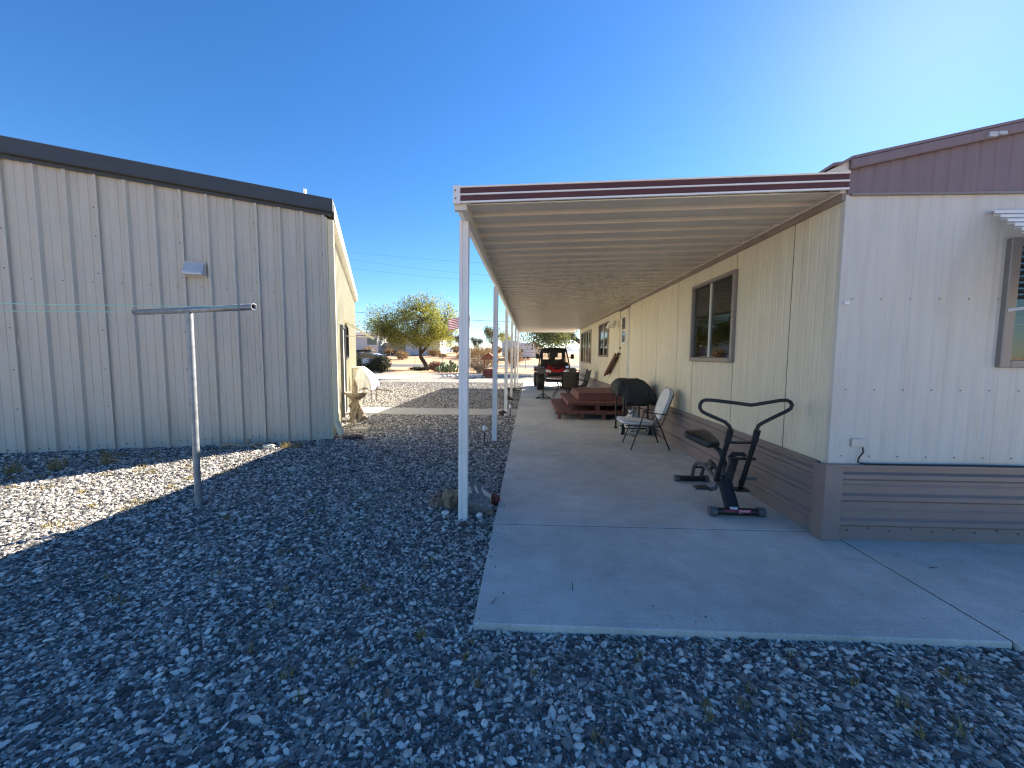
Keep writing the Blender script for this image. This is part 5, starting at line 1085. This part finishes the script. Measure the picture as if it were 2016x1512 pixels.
def tree(name, label, base, limbs, mt, leaf_sets, cat='tree', group=None, depth=3, spread=0.6, lift=0.06, bend=0.35):
    t = thing(name, label, cat, base, 0, group); tips = []; mids = []
    mb = MB()
    for (path, r0, r1, L, dirn) in limbs:
        pts = [Vector(q) for q in path]; mb.tube(pts, list(np.linspace(r0, r1, len(pts))), 10, False)
        for d in dirn: grow(mb, pts[-1], d, L, r1 * 0.8, depth, tips, bend, spread, (2, 3), lift, mids)
    mb.build('trunk', mt, t, space='l', smooth=True, ang=180, recalc=False)
    tips = [tuple(q) for q in tips + mids]
    for (m, frac, n_each, sg, size, asp, dr, cond) in leaf_sets:
        sel = [q for q in tips if cond(q) and random.random() < frac]
        if not sel: continue
        lv = MB(); leaf_mesh(lv.v, lv.f, sel, n_each, sg, size, asp, dr); lv.build('crown', m, t, space='l', recalc=False)
    return t
# palo verde beyond the yard
random.seed(21)
def ellipsoid_crown(t, trunk_pts, c, rad, n, m_of, n_each, sg, size, low=0.6, gap=0.25, mt='bark'):
    cl_ = []; tw = MB()
    while len(cl_) < n:
        d = Vector((random.gauss(0, 1), random.gauss(0, 1), random.gauss(0, 1))).normalized(); r_ = random.uniform(0.35, 1.0) ** 0.6
        k = 1 + 0.28 * mnoise.noise(d * 1.6 + Vector((4, 1, 2)))
        p = Vector((c[0] + d.x * rad[0] * r_ * k, c[1] + d.y * rad[1] * r_ * k, c[2] + d.z * rad[2] * r_ * k * (1 if d.z > 0 else low)))
        if mnoise.noise(p * 0.55) < -gap: continue
        cl_.append(p)
        q = min(trunk_pts, key=lambda w: (w - p).length); mid = q.lerp(p, 0.5) + Vector((random.uniform(-.2, .2), random.uniform(-.2, .2), 0.15))
        tw.tube([q, mid, p], [0.03, 0.02, 0.008], 4, False)
    tw.build('twigs', mt, t, space='l', recalc=False)
    sets = {}
    for p in cl_: sets.setdefault(m_of(p), []).append(tuple(p))
    for m, pts in sets.items():
        lv = MB(); leaf_mesh(lv.v, lv.f, pts, n_each, sg, size, 2.6, 0.12); lv.build('crown', m, t, space='l', recalc=False)
pv = thing('palo_verde_tree', 'leaning palo verde tree with wide yellow green crown behind the yard', 'tree', (-11.2, 41.4, -0.09))
mb = MB(); tp = []
limbs_ = [([(0.35, 0, 0), (-0.1, 0, 0.7), (-0.5, 0, 1.3), (-0.55, 0, 1.75)], 0.26, 0.2), ([(-0.55, 0, 1.7), (-0.6, 0.1, 2.5), (-1.1, 0.1, 3.2), (-2.2, 0.0, 3.7), (-3.6, -0.2, 4.4)], 0.17, 0.07), ([(-0.55, 0, 1.7), (0.1, 0, 2.4), (0.7, 0.1, 3.3), (1.3, 0.1, 4.2), (2.2, 0, 5.0)], 0.17, 0.07), ([(-0.6, 0.1, 2.5), (-0.9, -0.1, 3.6), (-0.8, -0.2, 4.8), (-0.5, 0, 6.2)], 0.11, 0.05), ([(-1.1, 0.1, 3.2), (-1.9, 0.8, 4.3), (-2.6, 1.2, 5.4)], 0.09, 0.04), ([(0.7, 0.1, 3.3), (0.9, -1.0, 4.2), (0.6, -1.8, 5.2)], 0.09, 0.04), ([(0.7, 0.1, 3.3), (1.6, 0.9, 3.6), (2.6, 1.4, 3.9)], 0.08, 0.04), ([(-1.1, 0.1, 3.2), (-2.4, -1.0, 3.6), (-3.8, -1.4, 3.9)], 0.08, 0.04)]
for pth, r0, r1 in limbs_:
    mb.tube(pth, list(np.linspace(r0, r1, len(pth))), 9, False)
    if r1 < 0.1:
        for i in range(1, len(pth)): tp += [Vector(pth[i - 1]).lerp(Vector(pth[i]), f) for f in (0.33, 0.66, 1.0)]
mb.build('trunk', 'bark', pv, space='l', smooth=True, ang=180, recalc=False)
def pv_m(p):
    if p.x > 0.4 + random.gauss(0, 0.9): return 'leaf_yellow' if random.random() < 0.8 else 'leaf_olive'
    return 'leaf_yellow' if random.random() < 0.16 else 'leaf_olive'
ellipsoid_crown(pv, tp, (-1.0, 0, 4.5), (4.9, 4.4, 3.5), 640, pv_m, 46, (0.36, 0.36, 0.26), 0.07, low=0.62, gap=0.10)
random.seed(5)
# hanging mesquite beyond the utility vehicle
tree('mesquite_tree', 'shady mesquite tree hanging over the far end behind the utility vehicle', (5.6, 33.0, -0.09),
     [([(0, 0, 0), (-0.2, 0, 1.2), (-0.5, 0, 2.2)], 0.28, 0.2, 2.0, [(-1, -0.2, 0.9), (-0.7, 0.6, 0.8), (0.4, 0.3, 1), (0.9, -0.3, 0.8), (-0.9, -0.4, 0.4), (-1, 0.2, 0.6)])],
     'bark', [('leaf_olive', 0.9, 20, (0.45, 0.45, 0.35), 0.075, 3.0, 0.45, lambda q: True), ('leaf_dark', 0.35, 16, (0.45, 0.45, 0.3), 0.07, 2.6, 0.3, lambda q: True)], depth=3, spread=0.55, lift=0.0)
tree('mesquite_tree', 'thin pale mesquite tree left of the shady one', (2.3, 40.0, -0.09),
     [([(0, 0, 0), (-0.1, 0, 1.0), (-0.3, 0, 1.8)], 0.14, 0.1, 1.6, [(-0.8, -0.2, 0.9), (0.5, 0.3, 0.9), (0, 0, 1)])],
     'bark_grey', [('leaf_grey', 0.8, 10, (0.3, 0.3, 0.25), 0.06, 2.8, 0.15, lambda q: True)], depth=3, spread=0.55, lift=0.05)
# far trees
for k, (x, y, h, m, lb) in enumerate(((-8.8, 92, 9.0, 'leaf_grey', 'tall thin eucalyptus tree far off, right of the flagpole'), (-6.4, 100, 7.2, 'leaf_yellow', 'yellowish far tree between the first two carport posts'), (-13.0, 96, 5.6, 'leaf_dark', 'dark round far tree right behind the first carport post'), (-43.0, 88, 12.5, 'leaf_olive', 'tall far tree peeking out beside the workshop corner'), (-37.5, 104, 8, 'leaf_dark', 'dark far tree behind the parked car'), (-17.0, 97, 6.5, 'leaf_dark', 'dark far tree at the right end of the white building'), (-24.5, 120, 7.0, 'leaf_grey', 'grey green far tree above the white building roof'), (-32.0, 112, 6.0, 'leaf_grey', 'greyish far tree above the tan house'))):
    random.seed(40 + k); s = h / 8.0
    tree('far_tree', lb, (x, y, zf(y)), [([(0, 0, 0), (0.1 * s, 0, 1.4 * s), (0.0, 0, 2.6 * s)], 0.2 * s, 0.13 * s, 1.7 * s, [(-0.5, 0.1, 1), (0.5, -0.1, 1), (0.0, 0.4, 1.2), (-0.2, -0.4, 0.8)])],
         'bark_grey', [(m, 0.9, 16 if m != 'leaf_dark' else 22, (0.42 * s, 0.42 * s, 0.36 * s), 0.13 * s, 2.0, 0.1, lambda q: True)], group='trees far beyond the road', depth=2, spread=0.6, lift=0.12)
# shrubs
def shrub(name, label, c, rad, h, m, n, size, stem='bark', cat='shrub', group=None, pale=False, seed=1, asp=2.0, nst=14, hollow=0.25):
    random.seed(seed); r2 = np.random.default_rng(seed)
    t = thing(name, label, cat, c, 0, group); mb = MB()
    for k in range(nst):
        a = random.uniform(0, 2 * PI); e = random.uniform(0.3, 0.95)
        q = Vector((rad[0] * e * math.cos(a), rad[1] * e * math.sin(a), h * random.uniform(0.55, 0.95)))
        mb.tube([(0.1 * math.cos(a), 0.1 * math.sin(a), 0), q * 0.5 + Vector((0, 0, -0.05)), q], [0.022, 0.016, 0.006], 5, False)
    mb.build('stems', stem, t, space='l', recalc=False)
    d = r2.normal(0, 1, (n, 3)); d /= np.linalg.norm(d, axis=1, keepdims=True); rr = r2.uniform(hollow, 1, (n, 1)) ** 0.5
    ph = np.arctan2(d[:, 1], d[:, 0]); lump = 1 + 0.16 * np.sin(ph * 3 + seed) + 0.12 * np.sin(ph * 7 + d[:, 2] * 5 + seed * 2)
    p = d * rr * lump[:, None] * np.array([rad[0], rad[1], h * 0.5]) + np.array([0, 0, h * 0.56]); p = p[p[:, 2] > 0.04]
    lv = MB(); leaf_mesh(lv.v, lv.f, p, 1, (0.03, 0.03, 0.03), size, asp); lv.build('foliage', m, t, space='l', recalc=False); return t
shrub('hedge_bush', 'dense dark clipped bush beside the parked car', (-12.75, 32.6, -0.08), (0.95, 0.8), 1.5, 'leaf_dark', 6500, 0.05, seed=3)
shrub('hedge_bush', 'dark bush half hidden behind the workshop corner', (-15.3, 33.0, -0.08), (0.75, 0.8), 1.7, 'leaf_dark', 4200, 0.055, seed=4)
shrub('hedge_bush', 'low dark spiky bush under the parked car', (-14.2, 32.8, -0.08), (0.9, 0.5), 0.75, 'leaf_dark', 2600, 0.05, seed=5, asp=4)
shrub('desert_shrub', 'large rusty brown shrub with bare white lower twigs behind the wishing well', (-4.3, 33.2, -0.08), (1.75, 1.2), 2.2, 'leaf_tan', 5200, 0.055, stem='twig_pale', seed=6, nst=70, hollow=0.45)
shrub('desert_shrub', 'brown shrub right of the second carport post', (-1.9, 47, -0.09), (1.2, 0.9), 2.5, 'leaf_tan', 2600, 0.07, seed=16)
shrub('ornamental_grass', 'reddish dry clump beside the prickly pear', (-8.9, 36.3, -0.08), (0.75, 0.5), 0.95, 'cactus_red', 1100, 0.045, seed=7, asp=6, hollow=0.05)
shrub('ornamental_grass', 'low dark ground shrub at the foot of the palo verde', (-11.0, 38.6, -0.08), (1.3, 0.5), 0.35, 'leaf_dark', 1500, 0.05, seed=8, asp=3)
G2 = 'desert bushes scattered over the field beyond the road'
random.seed(99)
fb_ = [(-26, 78), (-22.5, 90), (-31, 92), (-19, 84), (-14, 80), (-16.5, 104), (-28, 108), (-35, 96), (-9, 110), (-11, 83), (-38, 90), (-21, 112), (-5.0, 95), (-12.5, 118), (-24, 100), (-8, 76), (-30, 118)]
b0 = None
for k, (x, y) in enumerate(fb_):
    if b0 is None: b0 = shrub('desert_bush', 'dry tan desert bush in the field beyond the road', (x, y, zf(y)), (1.4, 1.2), 1.6, 'leaf_tan', 900, 0.14, seed=31, cat='bush', group=G2)
    else:
        t = thing('desert_bush', 'dry tan desert bush in the field beyond the road', 'bush', (x, y, zf(y)), k * 1.1, G2); s = random.uniform(0.7, 1.35)
        for c_ in b0.children: piece(c_, c_.name.split('.')[0], t, sc=(s, s, s))
# prickly pear
pcx = thing('prickly_pear', 'green prickly pear cactus at the far edge of the gravel', 'cactus', (-7.55, 35.0, -0.08)); random.seed(12)
pads = []
def pad(p, ang, tilt, s, dep):
    M_ = Matrix.Translation(p) @ Matrix.Rotation(ang, 4, 'Z') @ Matrix.Rotation(tilt, 4, 'Y'); pads.append((M_, s))
    if dep > 0:
        for _ in range(random.randint(1, 3)):
            th = random.uniform(-0.9, 0.9); tip = M_ @ Vector((math.sin(th) * 0.14 * s, 0, 0.19 * s + math.cos(th) * 0.17 * s)); pad(tip, ang + random.uniform(-0.9, 0.9), tilt * 0.5 + th * 0.6, s * random.uniform(0.75, 1.0), dep - 1)
for k in range(20): pad(Vector((-0.85 + 1.7 * k / 19 + random.uniform(-0.08, 0.08), random.uniform(-0.3, 0.3), 0.0)), random.uniform(0, 3.1), random.uniform(-0.5, 0.5), random.uniform(0.8, 1.15), random.choice((1, 1, 2)))
pm = None
for M_, s in pads:
    if pm is None:
        mb = MB(); mb.grid([[(0.14 * math.sin(t) * math.cos(a) * (1 if t < 1.8 else 1), 0.028 * math.sin(t) * math.sin(a), 0.19 - 0.19 * math.cos(t)) for a in np.linspace(0, 2 * PI, 10, endpoint=False)] for t in np.linspace(0.15, 3.0, 7)], wrap=True)
        o = pm = mb.build('pad', 'cactus', pcx, space='l', smooth=True, ang=180)
    else: o = piece(pm, 'pad', pcx)
    o.matrix_local = M_ @ Matrix.Scale(s, 4)

# ================================================================== PARKED CAR
car = thing('parked_car', 'silver hatchback with black roof box parked behind the bushes', 'car', (-18.7, 42.4, -0.08))
car.scale = (1.17, 1.17, 1.17)
# local: rear towards +x, side towards -y
prof = [(-2.25, 0.35), (-2.30, 0.62), (-2.1, 0.82), (-1.3, 0.98), (-0.75, 1.02), (-0.2, 1.42), (0.5, 1.52), (1.3, 1.48), (1.9, 1.30), (2.22, 1.02), (2.28, 0.62), (2.20, 0.35)]
mb = MB(); ring_ = lambda yy, k: [(x * (1 - 0.02 * k), yy, z if z < 1.03 else 1.03 + (z - 1.03) * (1 - 0.02 * k)) for x, z in prof]
mb.grid([ring_(-0.80, 1.5), ring_(-0.88, 0), ring_(0.88, 0), ring_(0.80, 1.5)], wrap=True); n12 = len(prof)
mb.f.append(tuple(range(n12 - 1, -1, -1))); mb.f.append(tuple(range(3 * n12, 4 * n12))); mb.mi += [0, 0]; mb.build('body', 'paint_silver', car, space='l', bev=0.03)
for s in (-1, 1):
    mb = MB(); mb.prism([(-0.62, 1.06), (-0.12, 1.38), (0.5, 1.46), (0.5, 1.06)], lambda u, v, t: (u, s * t, v), 0.80, 0.885); mb.build('side_window', 'car_glass', car, space='l')
    mb = MB(); mb.prism([(0.56, 1.06), (0.56, 1.46), (1.25, 1.42), (1.8, 1.24), (1.75, 1.06)], lambda u, v, t: (u, s * t, v), 0.80, 0.885); mb.build('side_window', 'car_glass', car, space='l')
    for x in (-1.4, 1.4):
        q = MB(); q.cyl((x, s * 0.68, 0.33), (x, s * 0.91, 0.33), 0.33, 22); w_ = q.build('wheel', 'tyre', car, space='l', smooth=True)
        q = MB(); q.cyl((x, s * 0.90, 0.33), (x, s * 0.92, 0.33), 0.21, 16); q.build('rim', 'rim', w_, space='l', smooth=True)
    mb = MB(); mb.box((1.98, s * 0.70 - 0.12, 0.86), (2.27, s * 0.70 + 0.12, 1.02)); mb.build('tail_light', 'flag_red', car, space='l', bev=0.02)
mb = MB(); mb.prism([(1.88, 1.30), (2.20, 1.06), (2.23, 1.09), (1.93, 1.33)], lambda u, v, t: (u, t, v), -0.68, 0.68); mb.build('rear_window', 'car_glass', car, space='l')
mb = MB(); mb.prism([(-0.7, 1.66), (-0.4, 1.78), (0.9, 1.82), (1.15, 1.74), (1.12, 1.64), (-0.6, 1.62)], lambda u, v, t: (u, t, v), -0.55, 0.35); rb_ = mb.build('roof_box', 'black_plastic', car, space='l', bev=0.05)
for x in (-0.15, 0.75):
    mb = MB(); mb.box((x - 0.03, -0.72, 1.50), (x + 0.03, 0.72, 1.62)); mb.build('roof_bar', 'black_metal', car, space='l')

# ================================================================== FLAG, WISHING WELL, STONES
fp_ = thing('flagpole', 'thin white flagpole just right of the first carport post', 'flagpole', (-4.32, 28.1, -0.06))
mb = MB(); mb.cyl((0, 0, 0), (0, 0, 4.95), 0.032, 10, 0.022); mb.build('pole', 'white_metal', fp_, space='l', smooth=True)
mb = MB(); mb.lathe([(0.01, -0.04), (0.045, -0.02), (0.045, 0.02), (0.01, 0.045)], (0, 0, 4.99), 12); mb.build('finial', 'white_metal', fp_, space='l', smooth=True)
fl = thing('flag', 'american flag blowing left from the white flagpole', 'flag', (-4.34, 28.1, 3.65))
FW, FH = 1.62, 0.80
def fpt(u, v):     # u along the fly, v down
    return (-FW * u * 0.98, 0.12 * math.sin(u * 7 + v * 1.4) * u, FH * (1 - v) - 0.30 * u ** 1.3 - 0.05 + 0.05 * math.sin(u * 6 + 1) * u)
for i in range(13):
    u0 = 0.4 if i < 7 else 0.0
    mb = MB(); mb.grid([[fpt(u0 + (1 - u0) * a / 16, (i + b) / 13) for a in range(17)] for b in (0, 1)]); mb.build('stripe', 'flag_red' if i % 2 == 0 else 'flag_white', fl, space='l', smooth=True, solid=0.004, ang=180)
mb = MB(); mb.grid([[fpt(0.4 * a / 8, 7 / 13 * b / 4) for a in range(9)] for b in range(5)]); ct = mb.build('canton', 'flag_blue', fl, space='l', smooth=True, solid=0.004, ang=180)
mb = MB()
for r_ in range(9):
    for c_ in range(6 if r_ % 2 == 0 else 5):
        u_ = 0.4 * ((c_ * 2 + 1 + r_ % 2) / 12); v_ = 7 / 13 * (r_ + 1) / 10; q = fpt(u_, v_)
        for yy in (-0.006, 0.006):
            mb.add([(q[0] + 0.018 * math.sin(t) * (1 if k % 2 == 0 else 0.4), q[1] + yy, q[2] + 0.018 * math.cos(t) * (1 if k % 2 == 0 else 0.4)) for k, t in enumerate(np.linspace(0, 2 * PI, 10, endpoint=False))], [tuple(range(10))])
tag(mb.build('star', 'flag_white', ct, space='l', recalc=False), None, None, kind='stuff')
ww = thing('wishing_well', 'small brick wishing well with red peaked roof at the end of the yard', 'wishing well', (-2.80, 27.1, -0.05))
mb = MB(); mb.lathe([(0.40, 0.0), (0.40, 0.60), (0.30, 0.60), (0.30, 0.1)], (0, 0, 0), 24); wc = mb.build('core', 'mortar', ww, space='l')
bm0 = None
for r_ in range(6):
    for k in range(14):
        a = 2 * PI * (k + 0.5 * (r_ % 2)) / 14
        if bm0 is None:
            mb = MB(); mb.box((-0.085, -0.03, 0.0), (0.085, 0.03, 0.088)); bm0 = o = mb.build('brick', 'brick', ww, space='l', bev=0.006)
        else: o = piece(bm0, 'brick', ww)
        o.location = (0.41 * math.cos(a), 0.41 * math.sin(a), 0.004 + r_ * 0.1); o.rotation_euler = (0, 0, a + PI / 2)
for s in (-1, 1):
    mb = MB(); mb.box((s * 0.34 - 0.045, -0.045, 0.55), (s * 0.34 + 0.045, 0.045, 1.28)); mb.build('post', 'cedar', ww, space='l')
    mb = MB(); mb.prism([(0, 1.70), (s * 0.62, 1.20), (s * 0.64, 1.24), (0, 1.76)], lambda u, v, t: (u, t, v), -0.46, 0.46); mb.build('roof_slope', 'cedar', ww, space='l')
mb = MB(); mb.prism([(-0.50, 1.28), (0.50, 1.28), (0, 1.69)], lambda u, v, t: (u, t, v), -0.38, -0.34); mb.build('gable_board', 'cedar', ww, space='l')
random.seed(77); G3 = 'white stones edging the bed by the flagpole'; r0_ = None
for k in range(34):
    x = random.uniform(-6.3, -3.2) if k < 26 else random.uniform(-3.2, -2.2); y = 27.0 + 0.25 * math.sin(x * 2) + random.uniform(-0.35, 0.35)
    if r0_ is None: r0_ = rock('edging_stone', 'white edging stone in the row by the flagpole', 'stone', (x, y, 0.03), (0.26, 0.2, 0.2), 'rock_white', 51, group=G3, amp=0.35, sub=2)
    else:
        o = r0_.copy(); COL.objects.link(o); o.location = (x, y, 0.02); o.rotation_euler = (0, 0, random.uniform(0, 6)); s = random.uniform(0.6, 1.2); o.scale = (s, s, s)

# ================================================================== FENCES
def fence(name, label, x0, x1, y, h, step, wires):
    f = thing(name, label, 'fence', ((x0 + x1) / 2, y, zf(y))); hw_ = (x1 - x0) / 2; p0 = None; n = int((x1 - x0) / step)
    for k in range(n + 1):
        x = -hw_ + k * step
        if p0 is None: mb = MB(); mb.cyl((0, 0, 0), (0, 0, h), 0.035, 8); p0 = o = mb.build('post', 'galvanized', f, space='l', smooth=True)
        else: o = piece(p0, 'post', f)
        o.location = (x, 0, 0)
    mb = MB(); mb.cyl((-hw_, 0, h - 0.02), (hw_, 0, h - 0.02), 0.025, 8); mb.build('top_rail', 'galvanized', f, space='l')
    for z in wires: mb = MB(); mb.cyl((-hw_, 0, z), (hw_, 0, z), 0.009, 5); mb.build('wire', 'galvanized', f, space='l')
fence('chain_link_fence', 'low grey pipe fence this side of the road', -40, 26, 45.5, 1.45, 3.3, (0.3, 0.75, 1.1))
fence('chain_link_fence', 'grey pipe fence on the far side of the road', -60, 40, 84.0, 1.9, 4.2, (0.5, 1.0, 1.5))

# ================================================================== FAR BUILDINGS
def house(name, label, x, y, w, d, h, ridge, mw, mr, wins=(), doors=(), rz=0.0, axis='x', cat='building'):
    t = thing(name, label, cat, (x, y, zf(y) - 0.2), rz)
    mb = MB(); mb.box((-w / 2, -d / 2, 0), (w / 2, d / 2, h)); mb.build('wall', mw, t, space='l')
    mb = MB()
    if axis == 'x': mb.prism([(-d / 2 - 0.3, h), (0, h + ridge), (d / 2 + 0.3, h), (d / 2 + 0.3, h + 0.1), (0, h + ridge + 0.12), (-d / 2 - 0.3, h + 0.1)], lambda u, v, q: (q, u, v), -w / 2 - 0.3, w / 2 + 0.3)
    else: mb.prism([(-w / 2 - 0.3, h), (0, h + ridge), (w / 2 + 0.3, h), (w / 2 + 0.3, h + 0.1), (0, h + ridge + 0.12), (-w / 2 - 0.3, h + 0.1)], lambda u, v, q: (u, q, v), -d / 2 - 0.3, d / 2 + 0.3); mb.prism([(-w / 2, h), (w / 2, h), (0, h + ridge)], lambda u, v, q: (u, q, v), -d / 2 + 0.02, d / 2 - 0.02)
    mb.build('roof', mr, t, space='l')
    for (a, b, z0, z1) in wins:
        mb = MB(); mb.box((a - 0.08, -d / 2 - 0.05, z0 - 0.08), (b + 0.08, -d / 2 + 0.01, z1 + 0.08)); wf = mb.build('window', 'white_paint', t, space='l')
        mb = MB(); mb.box((a, -d / 2 - 0.06, z0), (b, -d / 2 - 0.052, z1)); mb.build('pane', 'car_glass', wf, space='l')
    for (a, b, z1) in doors:
        mb = MB(); mb.box((a, -d / 2 - 0.04, 0), (b, -d / 2 + 0.01, z1)); mb.build('door', 'white_paint', t, space='l')
    return t
house('storage_building', 'long white metal building seen under the palo verde crown', -27.8, 104, 9.0, 8, 4.2, 0.6, 'white_paint', 'white_paint', doors=((-4, -1, 3.2),))
house('bungalow', 'small tan bungalow left of the long white building', -36.2, 110, 6.5, 7, 3.4, 1.4, 'tan_stucco', 'roof_far', wins=((0.4, 2.0, 1.0, 2.3),), axis='y')
house('bungalow', 'white house with dark window behind the parked car', -44.5, 105, 8.5, 8, 5.0, 1.0, 'white_paint', 'roof_far', wins=((1.5, 4.0, 2.6, 4.3),))
house('shed', 'tan shed with sloping roof left of the utility vehicle', 1.0, 92, 4.6, 5, 2.6, 1.2, 'tan_stucco', 'roof_far', doors=((-0.6, 0.4, 2.0),), axis='y')
def trailer(label, x, y, w, h, z0):
    t = thing('travel_trailer', label, 'trailer', (x, y, zf(y))); mb = MB()
    mb.prism([(-w / 2, z0), (w / 2, z0), (w / 2, h - 0.3), (w / 2 - 0.3, h), (-w / 2 + 0.5, h), (-w / 2, h - 0.6)], lambda u, v, q: (u, q, v), -1.2, 1.2); mb.build('body', 'white_paint', t, space='l', bev=0.05)
    for k in range(3): mb = MB(); mb.box((-w / 2 + 0.3, -1.215, z0 + 0.35 + k * 0.6), (w / 2 - 0.3, -1.202, z0 + 0.42 + k * 0.6)); mb.build('trim_strip', 'galvanized', t, space='l')
    mb = MB(); mb.box((-w * 0.30, -1.22, z0 + 1.0), (-w * 0.15, -1.201, z0 + 1.65)); mb.build('window', 'car_glass', t, space='l')
    for s in (-1, 1): mb = MB(); mb.cyl((s * 0.45, -1.15, 0.34), (s * 0.45, -0.9, 0.34), 0.34, 16); mb.build('wheel', 'tyre', t, space='l', smooth=True)
trailer('white travel trailer between the third and fourth carport posts', -3.9, 86, 4.0, 3.9, 0.5)
trailer('white box trailer right of the last carport post', -0.7, 83, 3.6, 3.4, 0.45)
# ================================================================== WIRES, MOUNTAINS
for k, (xa_, za, xb_, zb, y, lb) in enumerate(((-31.5, 19.8, -7.5, 17.9, 70, 'topmost faint power line crossing the sky'), (-30.6, 17.6, -7.0, 14.9, 66, 'middle faint power line crossing the sky'), (-30.6, 16.2, -7.0, 13.9, 66, 'third faint power line crossing the sky'), (-28.0, 8.35, -3.0, 6.7, 62, 'lowest dark power line crossing behind the palo verde'))):
    m_ = (zb - za) / (xb_ - xa_)
    mb = MB(); mb.tube([(x, y, za + m_ * (x - xa_) + 0.0012 * (x + 18) ** 2 - 0.12) for x in np.linspace(-62, 24, 24)], 0.011 if k < 3 else 0.03, 5); tag(mb.build('power_line', 'wire', None), lb, 'power line', 'power lines across the sky')
random.seed(3); P = []
for j, (yy, sc_) in enumerate(((5200, 0.0), (5600, 0.7), (6000, 1.0), (6700, 0.5), (7400, 0.0))):
    P.append([(x, yy, -1 + sc_ * (95 + 75 * mnoise.noise(Vector((x * 0.0013, j * 0.15, 2.0))) + 38 * mnoise.noise(Vector((x * 0.005, j * 0.4, 5.0))) + 16 * mnoise.noise(Vector((x * 0.014, j, 1.0))))) for x in np.linspace(-5000, 5000, 160)])
mb = MB(); mb.grid(P); struct(mb.build('mountain', 'mountain', None, smooth=True, ang=180))

# ================================================================== SMALL LITTER ON THE SLAB
for k, (x, y, a, l, lb) in enumerate(((0.30, 2.45, 1.5, 0.10, 'thin dark twig lying on the front bay of the patio'), (-0.22, 2.28, 1.2, 0.07, 'short dark twig near the front left corner of the patio'), (2.95, 2.85, 0.2, 0.09, 'dry twig on the slab in front of the end wall'))):
    mb = MB(); c, sn_ = math.cos(a), math.sin(a); mb.tube([(x, y, 0.004), (x + 0.5 * l * c + 0.004, y + 0.5 * l * sn_, 0.007), (x + l * c, y + l * sn_, 0.004)], [0.0028, 0.0022, 0.0012], 5); tag(mb.build('twig', 'bark', None), lb, 'twig')
